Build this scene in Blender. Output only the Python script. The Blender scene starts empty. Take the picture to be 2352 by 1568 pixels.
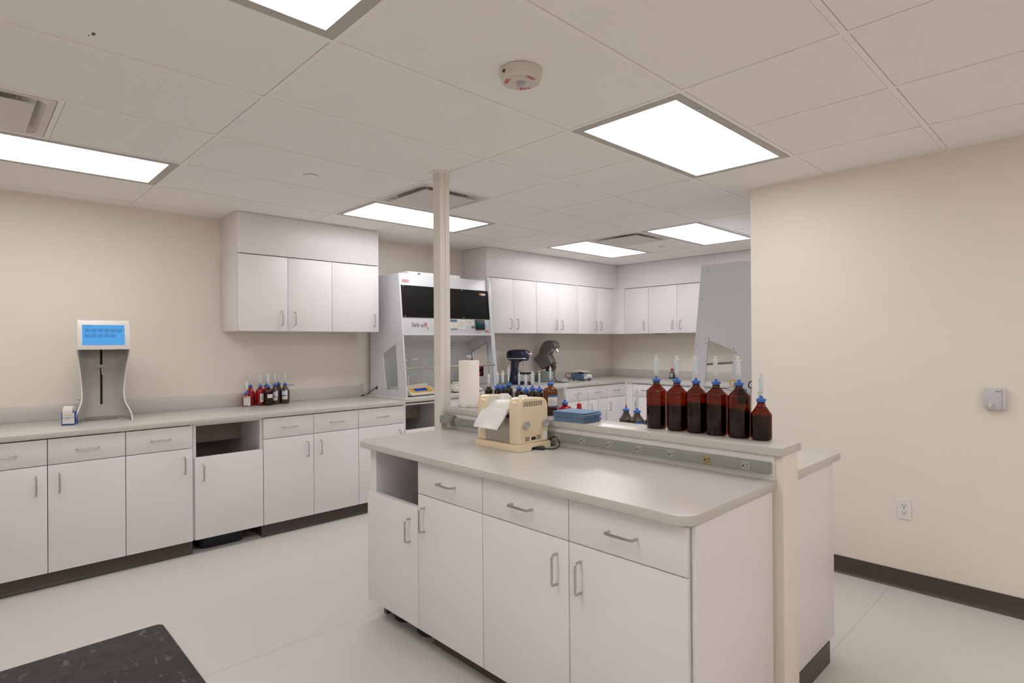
import bpy, bmesh, math, random
from mathutils import Matrix, Vector
random.seed(7)
PI = math.pi
COL = bpy.context.scene.collection
HC = 2.441                      # ceiling height

# ------------------------------------------------------------------ materials
def nodes_of(name):
    m = bpy.data.materials.new(name); m.use_nodes = True
    nt = m.node_tree; nt.nodes.clear()
    out = nt.nodes.new('ShaderNodeOutputMaterial')
    return m, nt, out
def N(nt, t, **kw):
    n = nt.nodes.new(t)
    for k, v in kw.items(): setattr(n, k, v)
    return n
def pmat(name, rgb, rough=.5, metal=0., var=.03, scale=40., bump=0., spec=.5, coat=0.):
    """principled surface with a faint procedural mottling of its colour"""
    m, nt, out = nodes_of(name)
    b = N(nt, 'ShaderNodeBsdfPrincipled')
    b.inputs['Roughness'].default_value = rough
    b.inputs['Metallic'].default_value = metal
    b.inputs['Specular IOR Level'].default_value = spec
    b.inputs['Coat Weight'].default_value = coat
    if coat: b.inputs['Coat Roughness'].default_value = .22 if 'worktop' in name else .08
    tc = N(nt, 'ShaderNodeTexCoord'); no = N(nt, 'ShaderNodeTexNoise')
    no.inputs['Scale'].default_value = scale; no.inputs['Detail'].default_value = 3
    nt.links.new(tc.outputs['Object'], no.inputs['Vector'])
    cr = N(nt, 'ShaderNodeValToRGB')
    cr.color_ramp.elements[0].position = .3; cr.color_ramp.elements[1].position = .7
    cr.color_ramp.elements[0].color = tuple(max(0, c*(1-var)) for c in rgb)+(1,)
    cr.color_ramp.elements[1].color = tuple(min(1, c*(1+var)) for c in rgb)+(1,)
    nt.links.new(no.outputs['Fac'], cr.inputs['Fac'])
    nt.links.new(cr.outputs['Color'], b.inputs['Base Color'])
    if bump:
        bp = N(nt, 'ShaderNodeBump'); bp.inputs['Strength'].default_value = bump
        bp.inputs['Distance'].default_value = .002
        nt.links.new(no.outputs['Fac'], bp.inputs['Height']); nt.links.new(bp.outputs['Normal'], b.inputs['Normal'])
    nt.links.new(b.outputs['BSDF'], out.inputs['Surface'])
    return m
def thin(name, rgb, gloss=.12, rough=.05, diff=0., diffrgb=(.9,.9,.9)):
    """thin walled see-through plastic or glass"""
    m, nt, out = nodes_of(name)
    tr = N(nt, 'ShaderNodeBsdfTransparent'); tr.inputs['Color'].default_value = tuple(rgb)+(1,)
    gl = N(nt, 'ShaderNodeBsdfGlossy'); gl.inputs['Roughness'].default_value = rough
    lw = N(nt, 'ShaderNodeLayerWeight'); lw.inputs['Blend'].default_value = .25
    mm = N(nt, 'ShaderNodeMath', operation='MULTIPLY_ADD'); mm.inputs[1].default_value = .8; mm.inputs[2].default_value = gloss*.12
    nt.links.new(lw.outputs['Fresnel'], mm.inputs[0])
    ge = N(nt, 'ShaderNodeNewGeometry'); iv = N(nt, 'ShaderNodeMath', operation='SUBTRACT'); iv.inputs[0].default_value = 1
    nt.links.new(ge.outputs['Backfacing'], iv.inputs[1])
    mb = N(nt, 'ShaderNodeMath', operation='MULTIPLY'); nt.links.new(mm.outputs[0], mb.inputs[0]); nt.links.new(iv.outputs[0], mb.inputs[1])
    mx = N(nt, 'ShaderNodeMixShader')
    nt.links.new(mb.outputs[0], mx.inputs['Fac'])
    src = tr
    if diff:
        df = N(nt, 'ShaderNodeBsdfDiffuse'); df.inputs['Color'].default_value = tuple(diffrgb)+(1,)
        m2 = N(nt, 'ShaderNodeMixShader'); m2.inputs['Fac'].default_value = diff
        nt.links.new(tr.outputs[0], m2.inputs[1]); nt.links.new(df.outputs[0], m2.inputs[2]); src = m2
    nt.links.new(src.outputs[0], mx.inputs[1]); nt.links.new(gl.outputs[0], mx.inputs[2])
    nt.links.new(mx.outputs[0], out.inputs['Surface'])
    return m
def emis(name, rgb, s):
    m, nt, out = nodes_of(name)
    e = N(nt, 'ShaderNodeEmission'); e.inputs['Color'].default_value = tuple(rgb)+(1,); e.inputs['Strength'].default_value = s
    nt.links.new(e.outputs[0], out.inputs['Surface']); return m
def floor_mat():
    m, nt, out = nodes_of('vinyl_floor')
    b = N(nt, 'ShaderNodeBsdfPrincipled'); b.inputs['Roughness'].default_value = .42
    tc = N(nt, 'ShaderNodeTexCoord')
    v = N(nt, 'ShaderNodeTexVoronoi'); v.inputs['Scale'].default_value = 160
    n1 = N(nt, 'ShaderNodeTexNoise'); n1.inputs['Scale'].default_value = 430; n1.inputs['Detail'].default_value = 2
    n2 = N(nt, 'ShaderNodeTexNoise'); n2.inputs['Scale'].default_value = 2.5
    for t in (v, n1, n2): nt.links.new(tc.outputs['Object'], t.inputs['Vector'])
    cr = N(nt, 'ShaderNodeValToRGB'); e = cr.color_ramp.elements
    e[0].position = .30; e[0].color = FLOORC[0]+(1,); e[1].position = .72; e[1].color = FLOORC[2]+(1,)
    k = e.new(.45); k.color = FLOORC[1]+(1,)
    nt.links.new(n1.outputs['Fac'], cr.inputs['Fac'])
    # welded seams between the sheets
    sx = N(nt, 'ShaderNodeSeparateXYZ'); nt.links.new(tc.outputs['Object'], sx.inputs[0])
    a = N(nt, 'ShaderNodeMath', operation='ADD'); a.inputs[1].default_value = .888+18.02
    nt.links.new(sx.outputs['X'], a.inputs[0])
    md = N(nt, 'ShaderNodeMath', operation='MODULO'); md.inputs[1].default_value = 1.802; nt.links.new(a.outputs[0], md.inputs[0])
    lt = N(nt, 'ShaderNodeMath', operation='LESS_THAN'); lt.inputs[1].default_value = .0035; nt.links.new(md.outputs[0], lt.inputs[0])
    mx = N(nt, 'ShaderNodeMixRGB'); mx.inputs['Color2'].default_value = (.22,.20,.19,1)
    sc = N(nt, 'ShaderNodeMath', operation='MULTIPLY'); sc.inputs[1].default_value = .5; nt.links.new(lt.outputs[0], sc.inputs[0])
    nt.links.new(sc.outputs[0], mx.inputs['Fac']); nt.links.new(cr.outputs['Color'], mx.inputs['Color1'])
    nt.links.new(mx.outputs['Color'], b.inputs['Base Color'])
    mr = N(nt, 'ShaderNodeMapRange'); mr.inputs['To Min'].default_value = .36; mr.inputs['To Max'].default_value = .5
    nt.links.new(n2.outputs['Fac'], mr.inputs['Value']); nt.links.new(mr.outputs[0], b.inputs['Roughness'])
    nt.links.new(b.outputs[0], out.inputs['Surface']); return m
def mat_matting():
    m, nt, out = nodes_of('marbled_rubber')
    b = N(nt, 'ShaderNodeBsdfPrincipled'); b.inputs['Roughness'].default_value = .38
    tc = N(nt, 'ShaderNodeTexCoord'); mp = N(nt, 'ShaderNodeMapping'); mp.inputs['Scale'].default_value = (10, 24, 9)
    mp.inputs['Rotation'].default_value = (0, 0, .75)
    nt.links.new(tc.outputs['Object'], mp.inputs[0])
    n = N(nt, 'ShaderNodeTexNoise'); n.inputs['Scale'].default_value = 1.6; n.inputs['Detail'].default_value = 5; n.inputs['Distortion'].default_value = .8
    nt.links.new(mp.outputs[0], n.inputs['Vector'])
    cr = N(nt, 'ShaderNodeValToRGB'); e = cr.color_ramp.elements
    e[0].position = .60; e[0].color = (.014,.0125,.012,1); e[1].position = .74; e[1].color = (.15,.145,.14,1)
    nt.links.new(n.outputs['Fac'], cr.inputs['Fac']); nt.links.new(cr.outputs['Color'], b.inputs['Base Color'])
    n2 = N(nt, 'ShaderNodeTexNoise'); n2.inputs['Scale'].default_value = 7
    nt.links.new(tc.outputs['Object'], n2.inputs['Vector'])
    bp = N(nt, 'ShaderNodeBump'); bp.inputs['Strength'].default_value = .5; bp.inputs['Distance'].default_value = .02
    nt.links.new(n2.outputs['Fac'], bp.inputs['Height']); nt.links.new(bp.outputs[0], b.inputs['Normal'])
    nt.links.new(b.outputs[0], out.inputs['Surface']); return m
def terry_mat():
    m, nt, out = nodes_of('blue_nonwoven')
    b = N(nt, 'ShaderNodeBsdfPrincipled'); b.inputs['Roughness'].default_value = .95
    tc = N(nt, 'ShaderNodeTexCoord'); n = N(nt, 'ShaderNodeTexNoise'); n.inputs['Scale'].default_value = 330; n.inputs['Detail'].default_value = 4
    nt.links.new(tc.outputs['Object'], n.inputs['Vector'])
    cr = N(nt, 'ShaderNodeValToRGB'); e = cr.color_ramp.elements
    e[0].position = .35; e[0].color = (.10,.19,.33,1); e[1].position = .7; e[1].color = (.30,.43,.60,1)
    nt.links.new(n.outputs['Fac'], cr.inputs['Fac']); nt.links.new(cr.outputs[0], b.inputs['Base Color'])
    bp = N(nt, 'ShaderNodeBump'); bp.inputs['Strength'].default_value = .8; bp.inputs['Distance'].default_value = .002
    nt.links.new(n.outputs['Fac'], bp.inputs['Height']); nt.links.new(bp.outputs[0], b.inputs['Normal'])
    nt.links.new(b.outputs[0], out.inputs['Surface']); return m

FLOORC = ((.49,.47,.447), (.59,.57,.545), (.635,.615,.588))
M = dict(
 floor=floor_mat(), matting=mat_matting(), towel=terry_mat(),
 wall=pmat('wall_paint', (.78,.725,.66), .62, var=.008, scale=3, spec=.3),
 tile=pmat('ceiling_tile', (.87,.85,.83), .9, var=.02, scale=220, spec=.1),
 tbar=pmat('grid_metal', (.88,.86,.84), .6, var=.01, spec=.3),
 lam=pmat('white_laminate', (.755,.735,.75), .38, var=.008, scale=6),
 work=pmat('grey_worktop', (.535,.515,.485), .30, var=.03, scale=300, spec=1.0, coat=.15),
 base=pmat('brown_vinyl_base', (.060,.047,.038), .42, var=.06),
 steel=pmat('brushed_steel', (.52,.51,.50), .28, 1., var=.04),
 chrome=pmat('polished_chrome', (.75,.75,.75), .12, 1., var=.02),
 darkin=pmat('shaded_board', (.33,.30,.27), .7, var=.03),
 frame=pmat('light_frame', (.46,.43,.40), .45, var=.03),
 glow=emis('lamp_diffuser', (1,.98,.968), 8.3),
 vent=pmat('vent_enamel', (.66,.62,.585), .45, var=.01),
 ventin=pmat('vent_throat', (.22,.21,.20), .35, .6, var=.2, scale=9),
 black=pmat('black_plastic', (.012,.012,.012), .4),
 rubber=pmat('black_rubber', (.02,.02,.02), .6),
 dark=pmat('dark_hole', (.01,.009,.008), .9),
 white=pmat('white_plastic', (.74,.73,.71), .35, var=.01),
 offw=pmat('offwhite_plastic', (.62,.585,.50), .35, var=.01),
 lilac=pmat('thermostat_plastic', (.56,.54,.58), .4, var=.01),
 hood=pmat('hood_white', (.60,.615,.655), .22, var=.008),
 hoodin=pmat('hood_liner', (.66,.67,.70), .35, var=.01),
 filt=pmat('black_filter_door', (.009,.008,.008), .65, var=.2, scale=60, spec=.15),
 clear=thin('clear_acrylic', (.98,.985,.985), .1, .02),
 glass=thin('shield_glass', (.98,.988,.985), .12, .02),
 amber=thin('amber_pet', (.42,.105,.034), .25, .03),
 amberg=thin('amber_glass', (.62,.31,.075), .3, .03),
 red=thin('red_plastic', (.72,.03,.03), .3, .05, .35, (.52,.012,.014)),
 hdpe=pmat('brown_hdpe', (.058,.034,.020), .40, var=.05),
 brglass=pmat('dark_brown_glass', (.020,.011,.007), .12, var=.05),
 liq=pmat('dark_liquid', (.012,.004,.003), .25),
 liqr=pmat('red_liquid', (.16,.006,.008), .25),
 blue=pmat('blue_adapter', (.045,.145,.50), .35, var=.02),
 redp=pmat('red_adapter', (.50,.02,.03), .35),
 syr=thin('syringe_barrel', (.97,.98,.99), .25, .08, .55, (.92,.945,.96)),
 syrw=pmat('syringe_plunger', (.80,.80,.78), .35, var=.01),
 scale=pmat('blue_graduation', (.42,.66,.78), .6),
 cream=pmat('cream_enamel', (.74,.62,.43), .22, var=.015, coat=.4),
 apron=pmat('white_apron', (.76,.75,.735), .3, var=.01),
 ssteel=pmat('stainless', (.46,.43,.40), .38, 1., var=.05, scale=90),
 gknob=pmat('grey_knob', (.38,.37,.365), .4),
 strip=pmat('greygreen_enamel', (.245,.265,.24), .4, var=.02),
 stripr=pmat('receptacle_grey', (.33,.345,.32), .45),
 burnt=pmat('burnt_receptacle', (.30,.21,.10), .6, var=.5, scale=160),
 post=pmat('post_enamel', (.72,.695,.64), .45, var=.01),
 paper=pmat('kitchen_paper', (.88,.845,.79), .95, var=.02, scale=120, bump=.35),
 marble=pmat('marble_base', (.55,.54,.52), .2, var=.5, scale=45),
 navy=pmat('navy_enamel', (.006,.006,.035), .12, coat=.6),
 iron=pmat('grey_castmetal', (.145,.145,.14), .30, .2, var=.08),
 ironl=pmat('silver_castmetal', (.30,.30,.295), .42, .2, var=.06),
 hotb=pmat('slate_blue_enamel', (.085,.145,.225), .35),
 hotw=pmat('pale_plate', (.62,.60,.56), .3),
 disp=pmat('dispenser_grey', (.46,.445,.42), .45, var=.01),
 dispw=pmat('dispenser_white', (.68,.66,.64), .35, var=.01),
 screen=emis('blue_screen', (.105,.38,.78), .97),
 icon=emis('screen_icons', (.075,.27,.58), .97),
 lcd=emis('lcd_blue', (.05,.10,.55), .55),
 yellow=pmat('yellow_bezel', (.62,.36,.015), .4),
 label=pmat('paper_label', (.68,.66,.62), .7, var=.02),
 ink=pmat('label_ink', (.10,.10,.11), .7),
 inkg=pmat('faint_ink', (.36,.35,.34), .7),
 lblue=pmat('label_blue', (.03,.15,.42), .6),
 navyb=pmat('carton_blue', (.02,.06,.28), .55),
 redt=pmat('red_print', (.55,.03,.03), .6),
 orange=pmat('orange_sticker', (.62,.16,.02), .6),
 green=emis('green_button', (.0,.30,.12), .35),
 blueb=emis('blue_button', (.01,.10,.45), .5),
 binnavy=pmat('navy_bin', (.008,.009,.018), .5),
 bingreen=pmat('dark_green_bin', (.006,.012,.010), .5),
 lens=thin('strobe_lens', (.85,.84,.88), .5, .1, .6, (.60,.58,.66)),
 brown=pmat('chipped_core', (.16,.11,.07), .9),
)

# ------------------------------------------------------------------ mesh builder
class MB:
    def __init__(s): s.bm = bmesh.new()
    def poly_prism(s, pts, h0, h1, f, holes=()):
        """outline pts (2-D) extruded from h0 to h1; f(a,b,h)->xyz"""
        bm = s.bm; loops = [pts]+list(holes); caps = []
        vs = [[[bm.verts.new(f(a, b, h)) for a, b in L] for L in loops] for h in (h0, h1)]
        new = []
        for lv in vs:
            if not holes: new.append(bm.faces.new(lv[0]))
            else:
                ed = []
                for L in lv:
                    for i in range(len(L)): ed.append(bm.edges.new((L[i], L[(i+1) % len(L)])))
                r = bmesh.ops.triangle_fill(bm, edges=ed, use_beauty=True)
                new += [g for g in r['geom'] if isinstance(g, bmesh.types.BMFace)]
        for k in range(len(loops)):
            a, b = vs[0][k], vs[1][k]; n = len(a)
            for i in range(n): new.append(bm.faces.new((a[i], a[(i+1) % n], b[(i+1) % n], b[i])))
        bmesh.ops.recalc_face_normals(bm, faces=new)
        return new
    def bevel(s, faces, w, seg=2):
        es = {e for f in faces for e in f.edges if len(e.link_faces) == 2 and e.calc_face_angle(0) > .6}
        bmesh.ops.bevel(s.bm, geom=list(es), offset=w, segments=seg, profile=.5, affect='EDGES', clamp_overlap=True)
    def box(s, x0, x1, y0, y1, z0, z1, bev=0., seg=2):
        fs = s.poly_prism([(x0,y0),(x1,y0),(x1,y1),(x0,y1)], z0, z1, lambda a,b,h: (a,b,h))
        if bev: s.bevel(fs, bev, seg)
        return s
    def xy(s, pts, z0, z1, bev=0., holes=()):
        fs = s.poly_prism(pts, z0, z1, lambda a,b,h: (a,b,h), holes)
        if bev: s.bevel(fs, bev)
        return s
    def yz(s, pts, x0, x1, bev=0., holes=(), seg=2):
        fs = s.poly_prism(pts, x0, x1, lambda a,b,h: (h,a,b), holes)
        if bev: s.bevel(fs, bev, seg)
        return s
    def xz(s, pts, y0, y1, bev=0., holes=(), seg=2):
        fs = s.poly_prism(pts, y0, y1, lambda a,b,h: (a,h,b), holes)
        if bev: s.bevel(fs, bev, seg)
        return s
    def quad(s, *p):
        s.bm.faces.new([s.bm.verts.new(q) for q in p]); return s
    def lathe(s, prof, cx=0, cy=0, seg=32, axis='z', at=(0,0,0)):
        """prof: list of (r,z); r=0 ends close"""
        bm = s.bm; rings = []
        def P(r, z, t):
            a, b = r*math.cos(t), r*math.sin(t)
            if axis == 'z': return (cx+a, cy+b, z)
            if axis == 'x': return (at[0]+z, at[1]+a, at[2]+b)
            return (at[0]+a, at[1]+z, at[2]+b)
        for r, z in prof:
            if r < 1e-6: rings.append([bm.verts.new(P(0, z, 0))])
            else: rings.append([bm.verts.new(P(r, z, 2*PI*i/seg)) for i in range(seg)])
        fs = []
        for A, B in zip(rings, rings[1:]):
            for i in range(seg):
                j = (i+1) % seg
                if len(A) == 1 and len(B) == 1: continue
                if len(A) == 1: fs.append(bm.faces.new((A[0], B[i], B[j])))
                elif len(B) == 1: fs.append(bm.faces.new((A[i], B[0], A[j])))
                else: fs.append(bm.faces.new((A[i], B[i], B[j], A[j])))
        bmesh.ops.recalc_face_normals(bm, faces=fs)
        return s
    def cyl(s, r, z0, z1, cx=0, cy=0, seg=28, axis='z', at=(0,0,0), ch=0.):
        if ch: pr = [(0,z0),(r-ch,z0),(r,z0+ch),(r,z1-ch),(r-ch,z1),(0,z1)]
        else: pr = [(0,z0),(r,z0),(r,z1),(0,z1)]
        return s.lathe(pr, cx, cy, seg, axis, at)
    def arc(s, r, z0, z1, a0, a1, cx=0, cy=0, seg=14):
        """strip of a cylinder wall (labels)"""
        bm = s.bm; L = []
        for i in range(seg+1):
            t = a0+(a1-a0)*i/seg
            L.append([bm.verts.new((cx+r*math.cos(t), cy+r*math.sin(t), z)) for z in (z0, z1)])
        for A, B in zip(L, L[1:]): bm.faces.new((A[0], B[0], B[1], A[1]))
        return s
    def tube(s, pts, r, seg=10):
        bm = s.bm; P = [Vector(p) for p in pts]; rings = []
        t0 = (P[1]-P[0]).normalized(); n = t0.orthogonal().normalized()
        for i, p in enumerate(P):
            t = (P[min(i+1, len(P)-1)]-P[max(i-1, 0)]).normalized()
            n = (n-t*n.dot(t)).normalized(); b = t.cross(n)
            rings.append([bm.verts.new(p+(n*math.cos(2*PI*k/seg)+b*math.sin(2*PI*k/seg))*r) for k in range(seg)])
        fs = [bm.faces.new(rings[0]), bm.faces.new(rings[-1])]
        for A, B in zip(rings, rings[1:]):
            for k in range(seg): fs.append(bm.faces.new((A[k], A[(k+1) % seg], B[(k+1) % seg], B[k])))
        bmesh.ops.recalc_face_normals(bm, faces=fs)
        return s
    def cord(s, pts, r, seg=8, n=5):
        P = [Vector(p) for p in pts]; P = [2*P[0]-P[1]]+P+[2*P[-1]-P[-2]]; out = []
        for i in range(1, len(P)-2):
            a, b, c, d = P[i-1:i+3]
            for k in range(n):
                t = k/n; out.append(.5*((2*b)+(c-a)*t+(2*a-5*b+4*c-d)*t*t+(3*b-a-3*c+d)*t**3))
        out.append(P[-2]); return s.tube(out, r, seg)
    def loft(s, secs, axis='x', seg=28):
        """secs: (t, ca, cb, ra, rb, n) superellipse sections along an axis"""
        bm = s.bm; rings = []
        for t, ca, cb, ra, rb, n in secs:
            R = []
            for k in range(seg):
                u = 2*PI*k/seg; c, d = math.cos(u), math.sin(u)
                a = ca+ra*math.copysign(abs(c)**(2/n), c); b = cb+rb*math.copysign(abs(d)**(2/n), d)
                R.append(bm.verts.new({'x': (t,a,b), 'y': (a,t,b), 'z': (a,b,t)}[axis]))
            rings.append(R)
        fs = [bm.faces.new(rings[0]), bm.faces.new(rings[-1])]
        for A, B in zip(rings, rings[1:]):
            for k in range(seg): fs.append(bm.faces.new((A[k], A[(k+1) % seg], B[(k+1) % seg], B[k])))
        bmesh.ops.recalc_face_normals(bm, faces=fs)
        return s
    def xf(s, mat): bmesh.ops.transform(s.bm, matrix=mat, verts=s.bm.verts); return s
    def build(s, name, mat, parent=None, loc=(0,0,0), rot=(0,0,0), ang=.6):
        bm = s.bm
        for f in bm.faces: f.smooth = True
        for e in bm.edges: e.smooth = (len(e.link_faces) == 2 and e.calc_face_angle(0) < ang and max(len(f.verts) for f in e.link_faces) < 8)
        me = bpy.data.meshes.new(name); bm.to_mesh(me); bm.free()
        me.materials.append(M[mat] if isinstance(mat, str) else mat)
        o = bpy.data.objects.new(name, me); COL.objects.link(o)
        o.location = loc; o.rotation_euler = rot
        if parent: o.parent = parent
        return o
def build_each(m, name, mat, parent=None, ang=.6):
    """every separate piece of the builder becomes an object of its own"""
    bm = m.bm; bm.verts.index_update(); seen = set(); out = []
    for v in bm.verts:
        if v in seen: continue
        st = [v]; isl = {v}
        while st:
            a = st.pop()
            for e in a.link_edges:
                b = e.other_vert(a)
                if b not in isl: isl.add(b); st.append(b)
        seen |= isl; n = MB(); mp = {a: n.bm.verts.new(a.co) for a in isl}
        for f in {f for a in isl for f in a.link_faces}: n.bm.faces.new([mp[a] for a in f.verts])
        out.append(n.build(name, mat, parent, ang=ang))
    bm.free(); return out
def thing(name, label, cat, loc=(0,0,0), rz=0., group=None):
    o = bpy.data.objects.new(name, None); COL.objects.link(o)
    o.empty_display_size = .05
    o.location = loc; o.rotation_euler = (0,0,rz); o['label'] = label; o['category'] = cat
    if group: o['group'] = group
    return o
def tag(o, label, cat, group=None):
    o['label'] = label; o['category'] = cat
    if group: o['group'] = group
    return o
def struct(o): o['kind'] = 'structure'; return o
def lab(o, text): o['label'] = text; return o
def dup(o, parent=None, loc=None, rz=None, label=None):
    c = o.copy(); COL.objects.link(c)
    if parent is not None: c.parent = parent
    if loc is not None: c.location = loc
    if rz is not None: c.rotation_euler = (0,0,rz)
    if label: c['label'] = label
    for ch in o.children: dup(ch, c)
    return c
def text(body, size, mat, parent, loc, rot, name='lettering', shear=0., align='CENTER', depth=.0004):
    cu = bpy.data.curves.new(name, 'FONT'); cu.body = body; cu.size = size; cu.shear = shear
    cu.align_x = align; cu.align_y = 'CENTER'; cu.extrude = depth
    t = bpy.data.objects.new('tmp', cu); COL.objects.link(t)
    bpy.context.view_layer.update()
    me = bpy.data.meshes.new_from_object(t.evaluated_get(bpy.context.evaluated_depsgraph_get()))
    bpy.data.objects.remove(t); bpy.data.curves.remove(cu)
    me.materials.clear(); me.materials.append(M[mat])
    o = bpy.data.objects.new(name, me); COL.objects.link(o)
    o.location = loc; o.rotation_euler = rot
    if parent: o.parent = parent
    return o
def rrect(x0, x1, y0, y1, r, seg=6):
    P = []
    for cx, cy, a in ((x1-r,y1-r,0),(x0+r,y1-r,90),(x0+r,y0+r,180),(x1-r,y0+r,270)):
        for i in range(seg+1):
            t = math.radians(a+90*i/seg); P.append((cx+r*math.cos(t), cy+r*math.sin(t)))
    return P

# ------------------------------------------------------------------ room shell
XW, YB, YR, XE, YS, XA = -5.04, 6.85, 3.873, 2.2, -3.4, -1.685
struct(MB().box(XW-.1, XE+.1, YS-.1, YB+.1, -.1, 0).build('floor', 'floor'))
struct(MB().box(XW-.1, XW, YS-.1, YB+.1, 0, HC+.1).build('wall_left', 'wall'))
struct(MB().box(XW, XA+.1, YB, YB+.1, 0, HC+.1).build('wall_back', 'wall'))
struct(MB().box(XA, XE, YR, YR+.12, 0, HC+.1).build('wall_right', 'wall'))
struct(MB().box(XA, XA+.1, YR+.12, YB, 0, HC+.1).build('wall_alcove', 'wall'))
struct(MB().box(XE, XE+.1, YS, YR+.12, 0, HC+.1).build('wall_side', 'wall'))
struct(MB().box(XW, XE+.1, YS-.1, YS, 0, HC+.1).build('wall_front', 'wall'))
struct(MB().yz([(YR,.102),(YR-.006,.102),(YR-.006,.022),(YR-.010,.010),(YR-.018,.002),(YR-.018,0),(YR,0)], XA+.01, XE).build('baseboard_right', 'base'))

# suspended ceiling: module .61 x 1.22, origin where the runners cross
GX, GY, U, V = -1.8329, .9335, .61, 1.22
LIGHTS = [(0,-1),(-4,-1),(0,1),(-4,1),(-4,3),(-2,3)]
BACKL = [(0,-3),(4,1),(4,-1),(4,-3)]
VENTS = [(-3,1),(-3,-1),(-3,3)]
tiles = MB(); bars = MB()
i0, i1 = -6, 7; j0, j1 = -4, 5
def halfrow(i, j):            # which bays are split by a mid cross tee
    return j >= 1
bars_v = []
for i in range(i0, i1):
    for j in range(j0, j1):
        if (i,j) in LIGHTS or (i,j) in BACKL: continue
        segs = [(j, j+.5), (j+.5, j+1)] if (halfrow(i,j) or (i,j) == (-3,-1)) else [(j, j+1)]
        for a, b in segs:
            if (i, a) in VENTS: continue
            x0, x1 = max(GX+U*i+.0135, XW), min(GX+U*(i+1)-.0135, XE); y0, y1 = max(GY+V*a+.0135, YS), min(GY+V*b-.0135, YB)
            if x1-x0 < .01 or y1-y0 < .01: continue
            if x0 >= XA and y0 < YR < y1: y1 = YR
            if x0 >= XA+.1 and y0 >= YR: continue
            tiles.box(x0, x1, y0, y1, HC+.002, HC+.016)
        if len(segs) == 2: bars.box(GX+U*i+.011, GX+U*(i+1)-.011, GY+V*(j+.5)-.011, GY+V*(j+.5)+.011, HC, HC+.012)
tiles.box(XW-.1, XE+.1, YS-.1, YB+.1, HC+.03, HC+.1)
for i in range(i0+1, i1): bars.box(GX+U*i-.011, GX+U*i+.011, YS, YB, HC, HC+.012)
for j in range(j0, j1+1):
    for i in range(i0, i1):
        bars.box(GX+U*i+.011, GX+U*(i+1)-.011, GY+V*j-.011, GY+V*j+.011, HC, HC+.012)
# wall angle
bars.box(XW, XW+.022, YS, YB, HC-.001, HC+.012).box(XA, XE, YR-.022, YR, HC-.001, HC+.012).box(XW, XA, YB-.022, YB, HC-.001, HC+.012).box(XA-.022, XA, YR, YB, HC-.001, HC+.012)
ceil = struct(tiles.build('ceiling', 'tile'))
struct(bars.build('ceiling_grid', 'tbar', ceil))
MB().box(-2.337,-2.317,.325,.335,HC+.0012,HC+.0022).box(-2.352,-2.345,.318,.322,HC+.0012,HC+.0022).build('tile_chip', 'brown', ceil)

def ceiling_light(i, j, label):
    t = thing('ceiling_light', label, 'ceiling light', (GX+U*(i+.5), GY+V*(j+.5), HC), 0, 'recessed ceiling lights')
    a, b = U/2-.013, V/2-.013; c, d = a-.042, b-.045
    MB().xy([(-a,-b),(a,-b),(a,b),(-a,b)], -.001, .022, 0, [[(-c,-d),(c,-d),(c,d),(-c,d)]]).build('frame', 'frame', t)
    m = MB()
    for sx in (-1,1):
        for fy in (-.32,.32): m.lathe([(0,-.0045),(.006,-.0035),(.007,-.001),(0,-.001)], sx*(a-.02), fy*V, 10)
    build_each(m, 'screw', 'steel', t)
    MB().box(-c,c,-d,d,.004,.010).build('diffuser', 'glow', t)
    return t
for (i,j), l in zip(LIGHTS, ('bright ceiling light panel cut off by the top edge of the photo',
    'long bright ceiling light panel at the left edge above the counter',
    'bright ceiling light panel above the island, largest seen whole',
    'bright ceiling light panel partly behind the grey post',
    'bright ceiling light panel farthest away, near the far left corner cabinets',
    'bright ceiling light panel near the right wall corner above the far fume hood')): ceiling_light(i, j, l)
for (i,j), l in zip(BACKL, ('ceiling light panel in the near part of the room behind the island side',
    'ceiling light panel right of the photo nearest the right wall', 'ceiling light panel right of the viewpoint', 'ceiling light panel behind and right of the viewpoint')): ceiling_light(i, j, l)
def diffuser(i, j, label):
    t = thing('ceiling_diffuser', label, 'air vent', (GX+U*(i+.5), GY+V*(j+.25), HC), 0, 'square ceiling air diffusers')
    a = .291
    MB().xy([(-a,-a),(a,-a),(a,a),(-a,a)], -.001, .004, 0, [rrect(-.262,.262,-.262,.262,.06)]).build('frame', 'vent', t)
    m = MB(); P0 = rrect(-.262,.262,-.262,.262,.06); P1 = None
    def ring(P, z): return [m.bm.verts.new((x,y,z)) for x, y in P]
    sc = lambda k: [(x*k, y*k) for x, y in P0]
    L = [ring(P0, .002), ring(sc(.965), .008), ring(sc(.90), .028), ring(sc(.86), .052)]
    for X, Y in zip(L, L[1:]):
        for k in range(len(X)): m.bm.faces.new((X[k], X[(k+1)%len(X)], Y[(k+1)%len(X)], Y[k]))
    m.build('cone', 'vent', t)
    m = MB(); A = ring(sc(.86), .0522); B = ring(sc(.86), .10)
    for k in range(len(A)): m.bm.faces.new((A[k], A[(k+1)%len(A)], B[(k+1)%len(A)], B[k]))
    m.bm.faces.new(B)
    m.build('throat', 'ventin', t)
    MB().xy(rrect(-.222,.222,-.222,.222,.008), -.013, -.008, .0015).build('plate', 'vent', t)
    m = MB()
    for sx in (-1,1):
        for sy in (-1,1): m.box(sx*.17-.006, sx*.17+.006, sy*.17-.006, sy*.17+.006, -.008, .06)
    build_each(m, 'bracket', 'vent', t)
for (i,j), l in zip(VENTS, ('square ceiling air diffuser partly behind the grey post', 'square ceiling air diffuser at the left edge of the photo',
    'square ceiling air diffuser farthest away between two light panels')): diffuser(i, j, l)
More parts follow.
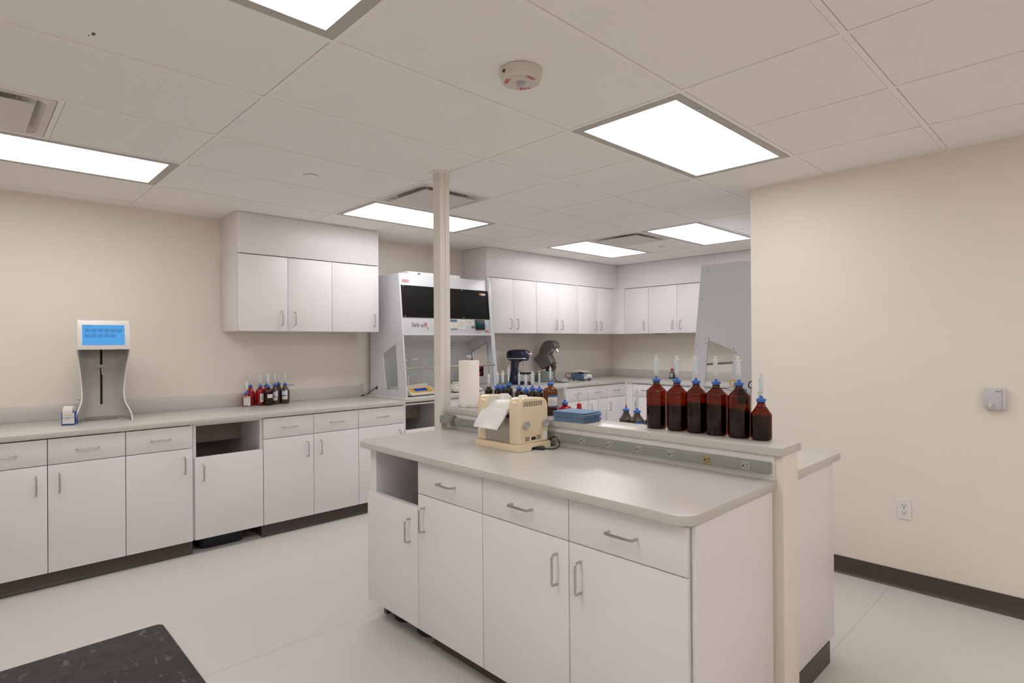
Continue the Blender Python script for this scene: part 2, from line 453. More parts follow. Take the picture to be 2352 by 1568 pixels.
for (x,y), l in zip(((-3.39,1.566),(-3.375,5.54)), ('round white sprinkler cover on ceiling above the left counter', 'round white sprinkler cover on ceiling near the farthest lights')):
    t = thing('sprinkler_cover', l, 'sprinkler', (x,y,HC), 0, 'concealed sprinkler covers')
    MB().lathe([(0,-.006),(.044,-.006),(.046,-.004),(.046,-.002),(0,-.002)], seg=40).build('cover_plate', 'tbar', t)
    MB().cyl(.036, -.002, .004).build('collar', 'ventin', t)
t = thing('fire_alarm', 'round off-white ceiling fire alarm strobe with red FIRE lettering', 'fire alarm', (-1.545,1.545,HC), math.radians(45))
MB().lathe([(0,-.043),(.068,-.043),(.075,-.039),(.080,-.010),(.0805,0),(0,0)], seg=48).build('housing', 'offw', t, ang=.5)
MB().lathe([(0,-.060),(.008,-.058),(.015,-.050),(.018,-.043),(0,-.043)], seg=12).build('strobe_lens', 'lens', t)
MB().lathe([(.0180,-.0438),(.0225,-.0445),(.023,-.043)], seg=32).build('lens_ring', 'offw', t)
MB().box(-.006,.006,-.002,.0,-.024,-.016).xf(Matrix.Rotation(math.radians(-52),4,'Z') @ Matrix.Translation((0,-.0792,0))).build('sounder_slot', 'dark', t)
for k, a in enumerate((75, 195, 315)):
    r = math.radians(a)
    text('FIRE', .0225, 'redt', t, (.052*math.cos(r), .052*math.sin(r), -.0435), (PI, 0, r+PI/2))

# soffit panels above the wall cabinets
XU, YU = -4.645, 6.44
def soffit(n, x0, x1, y0, y1): return struct(MB().box(x0, x1, y0, y1, 2.124, HC-.001, .001).build('trim_%d' % n, 'lam'))
soffit(1, XW, XU-.002, 1.556, 2.786)
soffit(2, XW, XU+.02, 4.086, YB)
soffit(3, XU+.021, -3.236, YU, YB)
soffit(4, -3.234, XA, YU, YB)

# ------------------------------------------------------------------ cabinets
def pull(parent, x, z, vertical, name='handle'):
    """bent wire pull; local front is y=0, facing -y"""
    h, o, k = .0535, -.031, .010
    P = [(-h, .001), (-h, o+k)]+[(-h+k-k*math.cos(t), o+k-k*math.sin(t)) for t in (.4,.8,1.2)]+[(-h+k, o)]
    P += [(-a, b) for a, b in reversed(P)]
    pts = [(x, b, z+a) if vertical else (x+a, b, z) for a, b in P]
    return MB().tube(pts, .0046, 8).build(name, 'steel', parent)
def base_unit(label, loc, rz, w, cols, d=.72, toe=.045, zt=.876, zsplit=.72, cat='cabinet', z0=.095, group='white base cabinets'):
    t = thing('base_cabinet', label, cat, loc, rz, group)
    MB().box(.002, w-.002, .06, d, z0, zt).box(.002, .017, .0205, .06, z0, zt).box(w-.017, w-.002, .0205, .06, z0, zt).build('body', 'lam', t)
    MB().yz([(toe,z0),(toe,.022),(toe-.004,.010),(toe-.012,.002),(toe-.012,0),(d,0),(d,z0)], 0, w).build('toe_kick', 'base', t)
    for x0, x1, side in cols:
        dr = MB().box(x0+.002, x1-.002, 0, .019, zsplit+.002, zt-.007, .0012).build('drawer', 'lam', t)
        pull(dr, (x0+x1)/2, .795+(zt-.876), False)
        do = MB().box(x0+.002, x1-.002, 0, .019, z0, zsplit-.002, .0012).build('door', 'lam', t)
        pull(do, x0+.053 if side == 'L' else x1-.053, .61+(zt-.876), True)
    return t
def bin_unit(label, loc, rz, w, side, d=.72, zt=.876, door=(0,None), hz=.547, left=.019, right=.019, dtop=.651):
    t = thing('bin_cabinet', label, 'cabinet', loc, rz, 'open-topped waste bin cabinets')
    MB().box(0, left, .0205, d, .095, zt).build('side_panel', 'lam', t)
    MB().box(w-right, w, .0205, d, .095, zt).build('side_panel', 'lam', t)
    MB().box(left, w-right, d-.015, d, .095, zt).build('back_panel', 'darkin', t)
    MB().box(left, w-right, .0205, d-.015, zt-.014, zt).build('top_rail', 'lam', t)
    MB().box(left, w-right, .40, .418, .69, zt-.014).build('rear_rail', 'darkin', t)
    MB().box(left, w-right, .0205, .034, .62, dtop-.002).build('front_rail', 'lam', t)
    x0 = door[0]; x1 = door[1] if door[1] is not None else w
    do = MB().box(x0+.0015, x1-.0015, 0, .019, .095, dtop, .0012).build('door', 'lam', t)
    pull(do, x0+.05 if side == 'L' else x1-.06, hz, True)
    return t
XD = -4.285
R90 = PI/2
base_unit('white base cabinet under the near end of the left counter, outside edge', (XD,-.772,0), R90, .764, [(0,.382,'R'),(.382,.764,'L')])
base_unit('white two-door base cabinet at the left photo edge below the screen machine', (XD,-.006,0), R90, .766, [(0,.383,'R'),(.383,.766,'L')])
base_unit('white single-door base cabinet just left of the open left-wall bin cabinet', (XD,.76,0), R90, .387, [(0,.382,'R')])
bin_unit('white bin cabinet with open top on left wall above a navy bin', (XD,1.147,0), R90, .460, 'L', door=(.005,.458))
base_unit('white two-door base cabinet on left wall below the bottle cluster', (XD,1.607,0), R90, .766, [(0,.382,'R'),(.382,.766,'L')])
base_unit('white single-door base cabinet on left wall beside the first fume hood', (XD,2.373,0), R90, .450, [(0,.441,'R')])
bin_unit('white bin cabinet with open top under the first fume hood', (XD,2.823,0), R90, .460, 'R', zt=.880)
ZF = .893
base_unit('white two-door base cabinet under the right half of the first fume hood', (XD,3.284,0), R90, .766, [(0,.383,'R'),(.383,.766,'L')], zt=ZF, zsplit=.73)
base_unit('white single-door far base cabinet beside the open knee space', (XD,4.972,0), R90, .388, [(0,.388,'L')], zt=ZF, zsplit=.73)
base_unit('white two-door far base cabinet left of the inside corner', (XD,5.360,0), R90, .771, [(0,.369,'L'),(.369,.771,'L')], zt=ZF, zsplit=.73)
tag(MB().xy([(XD-.05,6.133),(XD-.002,6.133),(XD-.002,6.112),(-4.165,6.112),(-4.165,6.16),(XD-.05,6.16)], 0, ZF).build('corner_filler', 'lam'), 'white filler cabinet in the far inside counter corner', 'cabinet')
base_unit('white two-door base cabinet on the far wall right of the corner', (-4.162,6.11,0), 0, .762, [(0,.381,'L'),(.381,.762,'L')], zt=ZF, zsplit=.73)
base_unit('white two-door base cabinet on the far wall behind the tall bottles', (-3.398,6.11,0), 0, .762, [(0,.381,'R'),(.381,.762,'L')], zt=ZF, zsplit=.73)
base_unit('white two-door base cabinet beneath the right-hand fume hood', (-2.63,5.62,0), -R90, .766, [(0,.383,'R'),(.383,.766,'L')], zt=ZF, zsplit=.73)
base_unit('white base cabinet at the near end below the scissors cup', (-2.63,4.852,0), -R90, .70, [(0,.35,'R'),(.35,.70,'L')], zt=ZF, zsplit=.73)

def upper_unit(label, loc, rz, w, cols, d=.375, z0=1.519, z1=2.116):
    t = thing('wall_cabinet', label, 'cabinet', loc, rz, 'white wall cabinets')
    MB().box(.001, w-.001, .05, d, z0, 2.1235, .001).box(.001, .016, .0205, .05, z0, 2.1235).box(w-.016, w-.001, .0205, .05, z0, 2.1235).box(.016, w-.016, .0205, .05, z0, z0+.015).build('body', 'lam', t)
    for x0, x1, side in cols:
        do = MB().box(x0+.0015, x1-.0015, 0, .019, z0, z1, .0012).build('door', 'lam', t)
        pull(do, x0+.053 if side == 'L' else x1-.053, z0+.102, True)
    return t
upper_unit('white two-door wall cabinet alone on the left wall, left half', (XU,1.556,0), R90, .772, [(0,.389,'R'),(.389,.772,'L')])
upper_unit('white single-door wall cabinet beside the first fume hood', (XU,2.328,0), R90, .458, [(0,.457,'R')])
t = upper_unit('white two-door far wall cabinet just right of the first fume hood', (XU+.03,4.086,0), R90, .760, [(.041,.386,'R'),(.386,.758,'L')], d=.405)
MB().box(0, .040, 0, .0195, 1.519, 2.116).build('filler_strip', 'lam', t)
upper_unit('white two-door far wall cabinet, middle of three left of the corner', (XU+.03,4.846,0), R90, .756, [(0,.378,'R'),(.378,.755,'L')], d=.405)
upper_unit('white two-door far wall cabinet beside the inside corner', (XU+.03,5.602,0), R90, .748, [(0,.388,'R'),(.388,.747,'L')], d=.405)
tag(MB().box(XW, XU+.03, 6.352, YB-.001, 1.519, 2.1235).box(XU+.031, -4.510, YU, YB-.001, 1.519, 2.1235).build('corner_filler', 'lam'), 'white filler panels joining the wall cabinets at the corner', 'cabinet')
upper_unit('white single-door wall cabinet first right of the corner', (-4.508,YU,0), 0, .364, [(0,.364,'R')])
t = upper_unit('white two-door wall cabinet partly behind the right-hand fume hood', (-4.143,YU,0), 0, .826, [(0,.412,'R'),(.412,.825,'L')])
MB().box(.05,.19,.06,.10,1.505,1.519).build('under_light', 'gknob', t)
upper_unit('white wall cabinet hidden behind the right-hand fume hood', (-3.316,YU,0), 0, .826, [(0,.412,'R'),(.412,.825,'L')])

# worktops
def bsplash(m, x0, x1, y0, y1, z): m.box(x0, x1, y0, y1, z, z+.102, .002)
def top(label, x0, x1, y0, y1, z):
    return tag(MB().box(x0, x1, y0, y1, z-.031, z, .0015).build('worktop', 'work'), label, 'worktop')
def splash(label, x0, x1, y0, y1, z):
    return tag(MB().box(x0, x1, y0, y1, z+.0002, z+.102, .002).build('backsplash', 'work'), label, 'backsplash', 'grey backsplashes')
top('grey laminate worktop along the left wall under the screen machine', XW+.002, -4.273, -.80, 2.822, .908)
top('grey laminate worktop under the left fume hood and the far mixers', XW+.002, -4.273, 2.8235, 6.0975, .925)
top('grey laminate worktop along the far wall behind the tall bottles', XW+.002, XA-.002, 6.098, YB-.002, .925)
top('grey laminate worktop below the right-hand fume hood', -2.645, XA-.002, 4.12, 6.0975, .925)
splash('low grey backsplash behind the screen machine and bottle cluster', XW+.001, -5.006, -.80, 2.822, .908)
splash('low grey backsplash behind the mixers on the far left wall', XW+.001, -5.006, 2.8235, YB-.034, .925)
splash('low grey backsplash along the far wall behind the timer', XW+.001, XA-.034, YB-.033, YB-.001, .925)
splash('low grey backsplash behind the right-hand fume hood', XA-.033, XA-.001, 4.12, YB-.001, .925)

# ------------------------------------------------------------------ island
XL, XR = -2.735, -.835
struct(MB().box(-2.75, -.8147, 2.1265, 2.2668, 0, 1.0005, .003).build('wall_partition', 'wall'))
t = thing('island_worktop', 'grey worktop on the near side of the island with rounded corners', 'worktop')
P = rrect(XL, XR, 1.499, 2.30, .055, 8)
QL = [q for q in P if q[1] < 1.56]
MB().xy([(XR,2.1258),(XL,2.1258)]+QL, .877, .908, .0025).build('slab', 'work', t)
tag(MB().xy([(XL,2.268),(XR-.009,2.268),(XR-.009,2.8565),(XL,2.8565)], .877, .908, .002).build('island_worktop', 'work'), 'grey worktop on the far side of the island behind the ledge', 'worktop')
tag(MB().box(-2.75, -.8086, 2.1007, 2.2832, 1.0012, 1.0302, .0015).build('raised_ledge', 'work'), 'narrow grey ledge on top of the island wall holding the brown bottles', 'ledge')
tag(MB().box(-2.73, -.842, 2.1135, 2.1258, .9083, 1.0, .001).build('splash_panel', 'lam'), 'pale laminate panel behind the outlet strip on the island wall', 'panel')
YI = 1.531
bin_unit('white bin cabinet with open top at the left end of the island', (-2.677,YI,0), 0, .452, 'R', d=.56, door=(0,.452), hz=.537, left=.055)
MB().box(.020,.050,.082,.5,0,.0945).build('toe_kick', 'base', [o for o in bpy.data.objects if o.name.startswith('bin_cabinet')][-1])
base_unit('white single-door island cabinet right beside the open bin cabinet', (-2.2235,YI,0), 0, .4545, [(0,.4545,'L')], d=.565, toe=.09)
base_unit('white two-door island cabinet at the near right end', (-1.769,YI,0), 0, .911, [(0,.457,'R'),(.457,.911,'L')], d=.565, toe=.09)
tag(MB().box(-.8575, -.843, YI+.0205, 2.1, 0, .876, .001).build('end_panel', 'lam'), 'plain white end panel on the near right side of the island', 'panel')
for k in range(4):
    base_unit(('white far-side island cabinet at the right end with brown base', 'white far-side island cabinet, second from the right end', 'white far-side island cabinet, third from the right end', 'white far-side island cabinet at the left end')[k],
        (-.8745-.4635*k, 2.8237, 0), PI, .4635, [(0,.4635,'L' if k % 2 else 'R')], d=.555, toe=.0715)
t = thing('end_panel', 'white end panel with brown base on the far side of the island', 'panel', (0,0,0))
MB().box(-.8742, -.8645, 2.268, 2.8237, .095, .876, .001).build('board', 'lam', t)
MB().box(-.8742, -.8615, 2.268, 2.752, 0, .0945).build('toe_kick', 'base', t)

t = thing('utility_post', 'tall pale grey metal post from island to ceiling', 'post', (-2.805,2.115,0))
MB().box(-.034,.031,-.036,.036,0,HC,.002).build('channel', 'post', t)
MB().box(.031,.0345,-.036,-.010,0,HC).box(.031,.0345,.004,.036,0,HC).build('cover_strip', 'post', t)
MB().box(-.05,.047,-.052,.052,HC-.006,HC-.0005,.001).build('ceiling_collar', 'tbar', t)

# outlet strip on the island
t = thing('outlet_strip', 'long grey-green outlet strip on the island wall under the ledge', 'outlet strip', (0,2.1135,0))
MB().box(-2.66, -.8475, -.0285, 0, .9345, .9745, .004).build('raceway', 'strip', t)
jb = MB().box(-2.752, -2.668, -.060, -.002, .942, .987, .002).build('junction_box', 'strip', t)
MB().box(-2.748,-2.740,-.061,-.0595,.963,.967).build('screw', 'steel', jb)
MB().box(-2.69,-2.667,-.03,-.004,.928,.9425).build('box_bracket', 'strip', t)
for k, x in enumerate((-2.619,-2.461,-2.308,-2.155,-2.003,-1.851,-1.698,-1.545,-1.391,-1.238,-1.084,-.932)):
    rc = MB().box(x-.0155,x+.0155,-.0305,-.028,.9385,.9705,.001).build('receptacle', 'burnt' if k == 10 else 'stripr', t)
    if k == 10: lab(rc, 'scorched brown receptacle')
    m = MB().cyl(.0033,-.0312,-.030,axis='y',at=(x-.008,0,.9545),seg=10).box(x+.002,x+.010,-.0312,-.030,.9595,.9615).box(x+.003,x+.009,-.0312,-.030,.9465,.9485)
    m.build('slots', 'dark', rc)

# bins under the cabinets
t = thing('waste_bin', 'navy ribbed bin on the floor under the left-wall bin cabinet', 'bin', (-4.487,1.350,0), R90)
m = MB(); m.loft([(0,0,0,.145,.125,6),(.01,0,0,.150,.130,6),(.45,0,0,.19,.16,6),(.46,0,0,.195,.165,6)], 'z', 40); m.build('bin_body', 'binnavy', t)
m = MB()
for x in (-.10,-.035,.03,.10): m.xf(Matrix()) or m.box(x-.003,x+.003,-.165,-.128,.02,.40)
build_each(m, 'rib', 'binnavy', t)
for x, l in ((-2.535,'dark green round bin under the island bin cabinet, left one'), (-2.325,'dark green round bin under the island bin cabinet, right one')):
    t = thing('waste_bin', l, 'bin', (x,1.690,0), 0, 'dark green bins under the island')
    MB().lathe([(0,0),(.078,0),(.084,.008),(.094,.40),(.099,.405),(.099,.42),(.092,.42),(.082,.02),(0,.02)], seg=36).build('bin_body', 'bingreen', t)
    MB().lathe([(.0955,.39),(.1025,.394),(.1025,.404),(.0995,.408)], seg=36).build('rim', 'bingreen', t)

# anti-fatigue mat
m = MB(); m.xy(rrect(-3.33,-2.30,-1.2,.742,.035,6), 0, .014, .008)
tag(m.build('floor_mat', 'matting'), 'black marbled rubber mat on the floor at the lower left', 'mat')

# ------------------------------------------------------------------ wall devices
def duplex(label, loc, rz):
    t = thing('wall_outlet', label, 'outlet', loc, rz)
    MB().xz(rrect(-.0355,.0355,-.0575,.0575,.004), -.006, 0, .002).build('cover_plate', 'white', t)
    for z in (-.0195,.0195):
        r = MB().xz(rrect(-.0165,.0165,z-.0145,z+.0145,.011), -.0078, -.005).build('receptacle', 'white', t)
        m = MB().box(-.0085,-.0055,-.0084,-.0075,z-.002,z+.006).box(.0055,.0085,-.0084,-.0075,z-.001,z+.006)
        m.cyl(.0028,-.0084,-.0075,axis='y',at=(0,0,z-.008),seg=12); m.build('slots', 'dark', r)
    MB().cyl(.0032,-.0072,-.0055,axis='y',seg=12).build('screw', 'steel', t)
duplex('white duplex outlet low on the right-hand wall', (-.8185,YR,.452), 0)
duplex('white duplex outlet on left wall half hidden by the screen machine', (XW,.645,1.09), R90)
t = thing('thermostat', 'pale lilac thermostat box high on the right-hand wall', 'thermostat', (-.413,YR,1.105))
MB().box(-.0445,.0445,-.030,0,-.055,.055,.003).build('case', 'lilac', t)
MB().box(.026,.0295,-.0312,-.0295,-.054,.054).build('cover_seam', 'gknob', t)
MB().cyl(.0135,-.037,-.030,axis='y',at=(-.021,0,-.031),ch=.001).build('dial', 'lilac', t)
MB().box(-.024,-.018,-.039,-.0365,-.043,-.019).build('dial_grip', 'white', t)
build_each(MB().box(.001,.023,-.0308,-.0298,.036,.043).box(.010,.013,-.0308,-.0298,.0065,.0095).box(.017,.020,-.0308,-.0298,.0065,.0095), 'marking', 'inkg', t)

# ------------------------------------------------------------------ fume hoods (powder containment)
HW, HZ = 1.112, 1.143
def face_y(z): return .117*z/HZ
def slab(m, x0, x1, z0, z1, o0, o1, bev=0.):
    """panel lying in the sloped front plane, o0..o1 behind it"""
    fs = m.yz([(face_y(z0)+o0,z0),(face_y(z0)+o1,z0),(face_y(z1)+o1,z1),(face_y(z1)+o0,z1)], x0, x1, bev)
    return m
TILT = (PI/2-math.atan2(.117, HZ), 0, 0)
def face_rot(): return (PI/2-math.atan(.117/HZ), 0, 0)
def make_hood(name, label, loc, rz):
    t = thing(name, label, 'fume hood', loc, rz, 'powder fume hoods')
    D = .62
    outer = [(0,0),(D,0),(D-.02,HZ-.02),(D-.16,HZ),(face_y(HZ),HZ)]
    hole = [(.130,.080),(.168,.500),(.403,.405),(.344,.080)]
    for x0, s in ((0,1),(HW-.012,-1)):
        sp = MB().yz(outer, x0, x0+.012, 0, [hole]).build('side_panel', 'hood', t)
        k = 1.03
        MB().yz([(.118,.068),(.158,.517),(.416,.415),(.356,.068)], x0+(.012 if s == 1 else -.003), x0+(.015 if s == 1 else 0)).build('window_pane', 'clear', sp)
        m = MB()
        for y, z in ((.120,.10),(.150,.47),(.145,.505),(.175,.512),(.395,.425),(.412,.39),(.355,.10),(.33,.072),(.15,.072),(.02,.05),(.070,.45),(.112,.85),(.17,1.09)):
            m.cyl(.0042, x0-.0012, x0+.0132, axis='x', at=(0,y,z), seg=8)
        build_each(m, 'screw', 'black', sp)
        e = MB(); e.yz([(-.003,0),(.001,0),(face_y(HZ)+.001,HZ),(face_y(HZ)-.003,HZ)], x0-.001, x0+.013).build('edge_trim', 'hood', sp)
    MB().cyl(.016, -.003, 0, axis='x', at=(0,.50,.085), seg=20).build('cable_grommet', 'rubber', t)
    MB().box(.0125,HW-.0125,.03,.55,.0,.012,.001).build('base_tray', 'ssteel', t)
    MB().yz([(.47,.012),(.485,.012),(.485,.515),(.26,.60),(.25,.588),(.47,.505)], .0125, HW-.0125).build('rear_baffle', 'hoodin', t)
    MB().yz([(.57,.0),(.58,0),(.58,1.10),(.57,1.10)], .0125, HW-.0125).build('back_panel', 'hoodin', t)
    fr = slab(MB(), .012, HW-.012, .585, HZ, .002, .016, .001).build('front_panel', 'hood', t)
    MB().yz([(face_y(.585)+.016,.585),(.25,.585),(.25,.60),(face_y(.585)+.016,.60)], .0125, HW-.0125).build('lower_deck', 'hoodin', t)
    MB().yz([(face_y(HZ)+.016,HZ-.012),(D-.165,HZ-.012),(D-.165,HZ-.001),(face_y(HZ)+.016,HZ-.001)], .0125, HW-.0125).build('top_panel', 'hood', t)
    bp = slab(MB(), .018, HW-.024, .742, 1.035, -.004, .002, .001).build('filter_door', 'filt', t)
    m = MB()
    for x in (.04,.40,.72,HW-.05):
        for z in (.752,1.025): m.cyl(.0055, face_y(z)-.0065, face_y(z)-.002, axis='y', at=(x,0,z), seg=8)
    build_each(m, 'screw', 'steel', bp)
    MB().cyl(.010, face_y(.87)-.007, face_y(.87)-.003, axis='y', at=(.79,0,.87), seg=16).build('port', 'black', bp)
    slab(MB(), .943, .972, .985, 1.007, -.006, -.0038).build('warning_sticker', 'orange', bp)
    slab(MB(), .972, 1.025, .985, 1.007, -.006, -.0038).build('warning_sticker', 'label', bp)
    # control box and stickers
    cb = slab(MB(), .868, .985, .634, .735, -.012, .002, .0015).build('control_box', 'black', t)
    MB().cyl(.014, face_y(.685)-.020, face_y(.685)-.011, axis='y', at=(.903,0,.685), seg=18).build('green_button', 'green', cb)
    MB().cyl(.014, face_y(.685)-.020, face_y(.685)-.011, axis='y', at=(.950,0,.687), seg=18).build('blue_button', 'blueb', cb)
    def sticker(x0, x1, z0, z1, mt, lines=0, band=None):
        s_ = slab(MB(), x0, x1, z0, z1, -.0008, .002).build('sticker', mt, t)
        if band:
            slab(MB(), x0+.002, x1-.002, z1-(z1-z0)*.25, z1-.002, -.0014, 0).build('sticker_band', band, s_)
            slab(MB(), x0+.002, x1-.002, z0+.002, z0+(z1-z0)*.12, -.0014, 0).build('sticker_band', band, s_)
        m = MB()
        for q in range(lines):
            z = z0+(z1-z0)*(.22+.5*q/max(1, lines-1)); slab(m, x0+.008, x1-.008-.012*(q % 3), z-.0018, z+.0018, -.0014, 0)
        if lines: m.build('fine_print', 'inkg', s_)
        else: m.bm.free()
    sticker(.548, .636, .632, .734, 'label', 4, 'hotb')
    sticker(.652, .740, .640, .734, 'label', 5)
    sticker(.756, .850, .680, .734, 'label', 4)
    sticker(.815, .857, .650, .672, 'hotb')
    sticker(.868, .952, .604, .626, 'hood', 3)
    sticker(.995, .1+.935, .614, .628, 'redt')
    sticker(1.00, 1.035, .675, .700, 'hood', 2)
    m = MB(); slab(m, .03, .11, 1.083, 1.087, -.0006, 0); slab(m, .03, .115, 1.072, 1.076, -.0006, 0); slab(m, .03, .10, 1.062, 1.065, -.0006, 0)
    m.build('red_print', 'redt', fr)
    zt = .672
    text('Safe ai', .056, 'ink', fr, (.172, face_y(zt)+.0005, zt), face_rot(), shear=.28)
    lab(text('R', .062, 'redt', fr, (.264, face_y(zt)+.0005, zt), face_rot(), shear=.1), 'red letter')
    lab(text('x', .036, 'redt', fr, (.284, face_y(zt-.03)+.0005, zt-.030), face_rot()), 'red letter')
    # sash and its rail
    slab(MB(), .016, HW-.016, .285, .595, -.004, .000).build('sash', 'clear', t)
    slab(MB(), .012, HW-.030, .268, .288, -.012, .004, .002).build('sash_rail', 'ssteel', t)
    slab(MB(), HW-.05, HW-.014, .06, HZ, -.012, .002, .001).build('edge_channel', 'hood', t)
    slab(MB(), .012, HW-.012, .578, .590, -.010, .004, .001).build('lower_lip', 'hood', t)
    for x in (.245, .885):
        r = MB().cyl(.034, .460, .4695, axis='y', at=(x,0,.465), seg=24).build('outlet', 'white', t)
        m = MB()
        for dx, dz in ((-.014,-.014),(.014,-.014),(0,.016),(-.018,.010),(.018,.010)): m.cyl(.0045, .4585, .461, axis='y', at=(x+dx,0,.465+dz), seg=8)
        m.build('slots', 'dark', r)
    return t
hood = make_hood('fume_hood', 'white fume hood with black filter door standing behind the grey post', (-4.344, 2.878, .9085), R90)
dup(hood, None, (-2.565, 4.649+HW, .9255), -R90, 'white fume hood at the right, only its grey side panel showing')
t = thing('carton', 'flat white box lying on top of the left fume hood', 'box', (-4.62,3.02,2.0518))
MB().box(-.24,.10,0,.62,.0,.032,.002).build('case', 'white', t)
MB().xf(Matrix()).yz([(.10,.006),(.145,.006),(.122,.030)], .1005, .102).build('blue_mark', 'hotb', t)
MB().box(.1005,.1015,.30,.38,.012,.015).build('fine_print', 'inkg', t)
tag(MB().cord([(-5.0,2.80,.913),(-4.96,2.84,.93),(-4.90,2.862,.97),(-4.846,2.866,.993),(-4.846,2.874,.995)], .004, 8).build('power_cord', 'rubber'), 'short black cord entering the left side of the fume hood', 'cord')

# balances inside the first hood
def balance(label, loc, rz, bez, lcd, shield=True):
    t = thing('balance', label, 'scale', loc, rz)
    MB().yz([(0,.012),(0,.030),(.10,.082),(.36,.082),(.36,.012)], -.16, .16, .006).build('body', 'offw', t)
    m = MB()
    for x in (-.14,.14):
        for y in (.03,.33): m.cyl(.013, 0, .013, x, y, 12)
    build_each(m, 'foot', 'black', t)
    n = Vector((0,-.052,.10)).normalized()
    def onslope(x0, x1, a, b, o):
        m = MB(); P = lambda s, o: (0+.10*s-.012*o*0+(-.4613*o), .030+.052*s+.8873*o)
        m.yz([P(a,0), P(b,0), P(b,o), P(a,o)], x0, x1); return m
    bz = onslope(-.125,.125,.16,.86,.003).build('bezel', bez, t)
    onslope(-.085,.07,.34,.74,.0045).build('display', lcd, bz)
    m = MB()
    for x in (-.08,-.045,-.01,.025,.06,.10): onslope
    k = MB()
    for x in (-.06,-.02,.02,.06,.10):
        P = lambda s, o: (.10*s-.4613*o, .030+.052*s+.8873*o)
        k.yz([P(.20,0),P(.28,0),P(.28,.0045),P(.20,.0045)], x-.010, x+.010)
    k.build('keys', 'gknob', bz)
    m.bm.free()
    MB().xz([(-.13,.082),(.12,.082),(.12,.112),(-.13,.104)], .100, .106, .001).build('display_back', 'offw', t)
    if shield:
        sh = MB().box(-.125,.105,.13,.133,.083,.335).box(-.125,.105,.345,.348,.083,.335).box(-.128,-.125,.13,.348,.083,.335).box(.105,.108,.13,.348,.083,.335).build('draft_shield', 'glass', t)
        MB().box(-.122,-.085,.15,.20,.083,.325,.004).build('shield_column', 'offw', t)
        MB().box(-.05,.02,.12,.17,.336,.349,.004).build('shield_handle', 'white', sh)
        build_each(MB().box(-.128,-.10,.125,.15,.325,.345,.003).box(.082,.108,.125,.15,.325,.345,.003), 'corner_block', 'white', sh)
        build_each(MB().box(.09,.10,.124,.131,.12,.20,.003).box(-.10,-.085,.124,.131,.10,.19,.003), 'door_grip', 'offw', sh)
        MB().cyl(.045, .098, .102, 0, .24, 28).cyl(.008, .082, .099, 0, .24, 10).build('pan', 'steel', t)
    return t
balance('analytical balance with yellow bezel and blue display inside the left fume hood', (-4.41,3.125,.9215), R90+math.radians(6), 'yellow', 'lcd')
t = balance('pale scale at the right end of the left fume hood, beside the paper roll', (-4.42,3.66,.9215), R90-math.radians(10), 'label', 'gknob', False)
MB().box(-.12,.13,.14,.32,.083,.10,.005).build('weighing_plate', 'steel', t)
t = thing('console', 'pale upright console with orange sticker inside the left fume hood', 'console', (-4.66,3.915,.9215), R90-.12)
MB().yz([(0,0),(-.02,.03),(.06,.30),(.12,.30),(.14,0)], -.045, .045, .006).build('case', 'offw', t)
MB().yz([(.012,.13),(.0135,.13),(.0335,.21),(.032,.21)], .018, .034).build('sticker', 'orange', t)
t = thing('switch_box', 'small dark box with two red sockets inside the left fume hood', 'switch box', (-4.56,3.953,1.125), 0)
MB().box(-.03,.03,-.02,.0,-.06,.06,.004).build('case', 'black', t)
for z in (.03,-.03): MB().cyl(.017,-.040,-.02,axis='y',at=(0,0,z),ch=.003).build('socket', 'redp', t)

# ------------------------------------------------------------------ touch screen dispenser on the left counter
t = thing('dispensing_machine', 'tall grey dispensing machine with blue touch screen on the left counter', 'machine', (-4.765,.708,.908), math.radians(87))
prof = [(0,.150,.165),(.03,.1495,.158),(.06,.142,.148),(.09,.130,.132),(.12,.118,.118),(.15,.111,.110),(.19,.110,.106),(.26,.114,.110),(.33,.121,.122),(.40,.129,.140),(.48,.139,.165)]
m = MB(); NX = 24; fr_, bk_ = [], []
for z, w, D in prof:
    A, B = [], []
    for k in range(NX+1):
        u = -1+2*k/NX; a = abs(u)
        y = -D*(max(0, a-.35)/.65)**2.6 if a > .35 else 0
        x = w*math.copysign(min(1, a*1.06) if a < .94 else 1-.0*(a), u)
        A.append(m.bm.verts.new((x, y, z+ (.020*(1-a*a) if z == 0 else 0))))
        B.append(m.bm.verts.new((x*1.0+math.copysign(.008*a, u), y+.010+(.0 if a < .9 else 0), z+(.020*(1-a*a) if z == 0 else 0))))
    fr_.append(A); bk_.append(B)
fs = []
for L, fl in ((fr_,0),(bk_,1)):
    for A, B in zip(L, L[1:]):
        for k in range(NX): fs.append(m.bm.faces.new((A[k],A[k+1],B[k+1],B[k]) if not fl else (A[k],B[k],B[k+1],A[k+1])))
for k in range(NX):
    fs.append(m.bm.faces.new((fr_[0][k],bk_[0][k],bk_[0][k+1],fr_[0][k+1])))
    fs.append(m.bm.faces.new((fr_[-1][k],fr_[-1][k+1],bk_[-1][k+1],bk_[-1][k])))
m.build('shell', 'disp', t, ang=.8)
m = MB()
for s in (0, NX):
    for r in range(len(prof)-1):
        p0, p1 = fr_[0], bk_[0]
        def E(q):
            z, w, D = prof[q]; sg = -1 if s == 0 else 1
            return [(sg*(w+.0005), -D-.004, z), (sg*(w+.0085), -D-.004, z), (sg*(w+.0085), -D+.012, z), (sg*(w+.0005), -D+.012, z)]
        a = [m.bm.verts.new(v) for v in E(r)]; b = [m.bm.verts.new(v) for v in E(r+1)]
        for k in range(4): m.bm.faces.new((a[k],a[(k+1)%4],b[(k+1)%4],b[k]))
bmesh.ops.remove_doubles(m.bm, verts=m.bm.verts, dist=1e-5); bmesh.ops.recalc_face_normals(m.bm, faces=m.bm.faces)
m.build('edge_band', 'dispw', t, ang=.9)
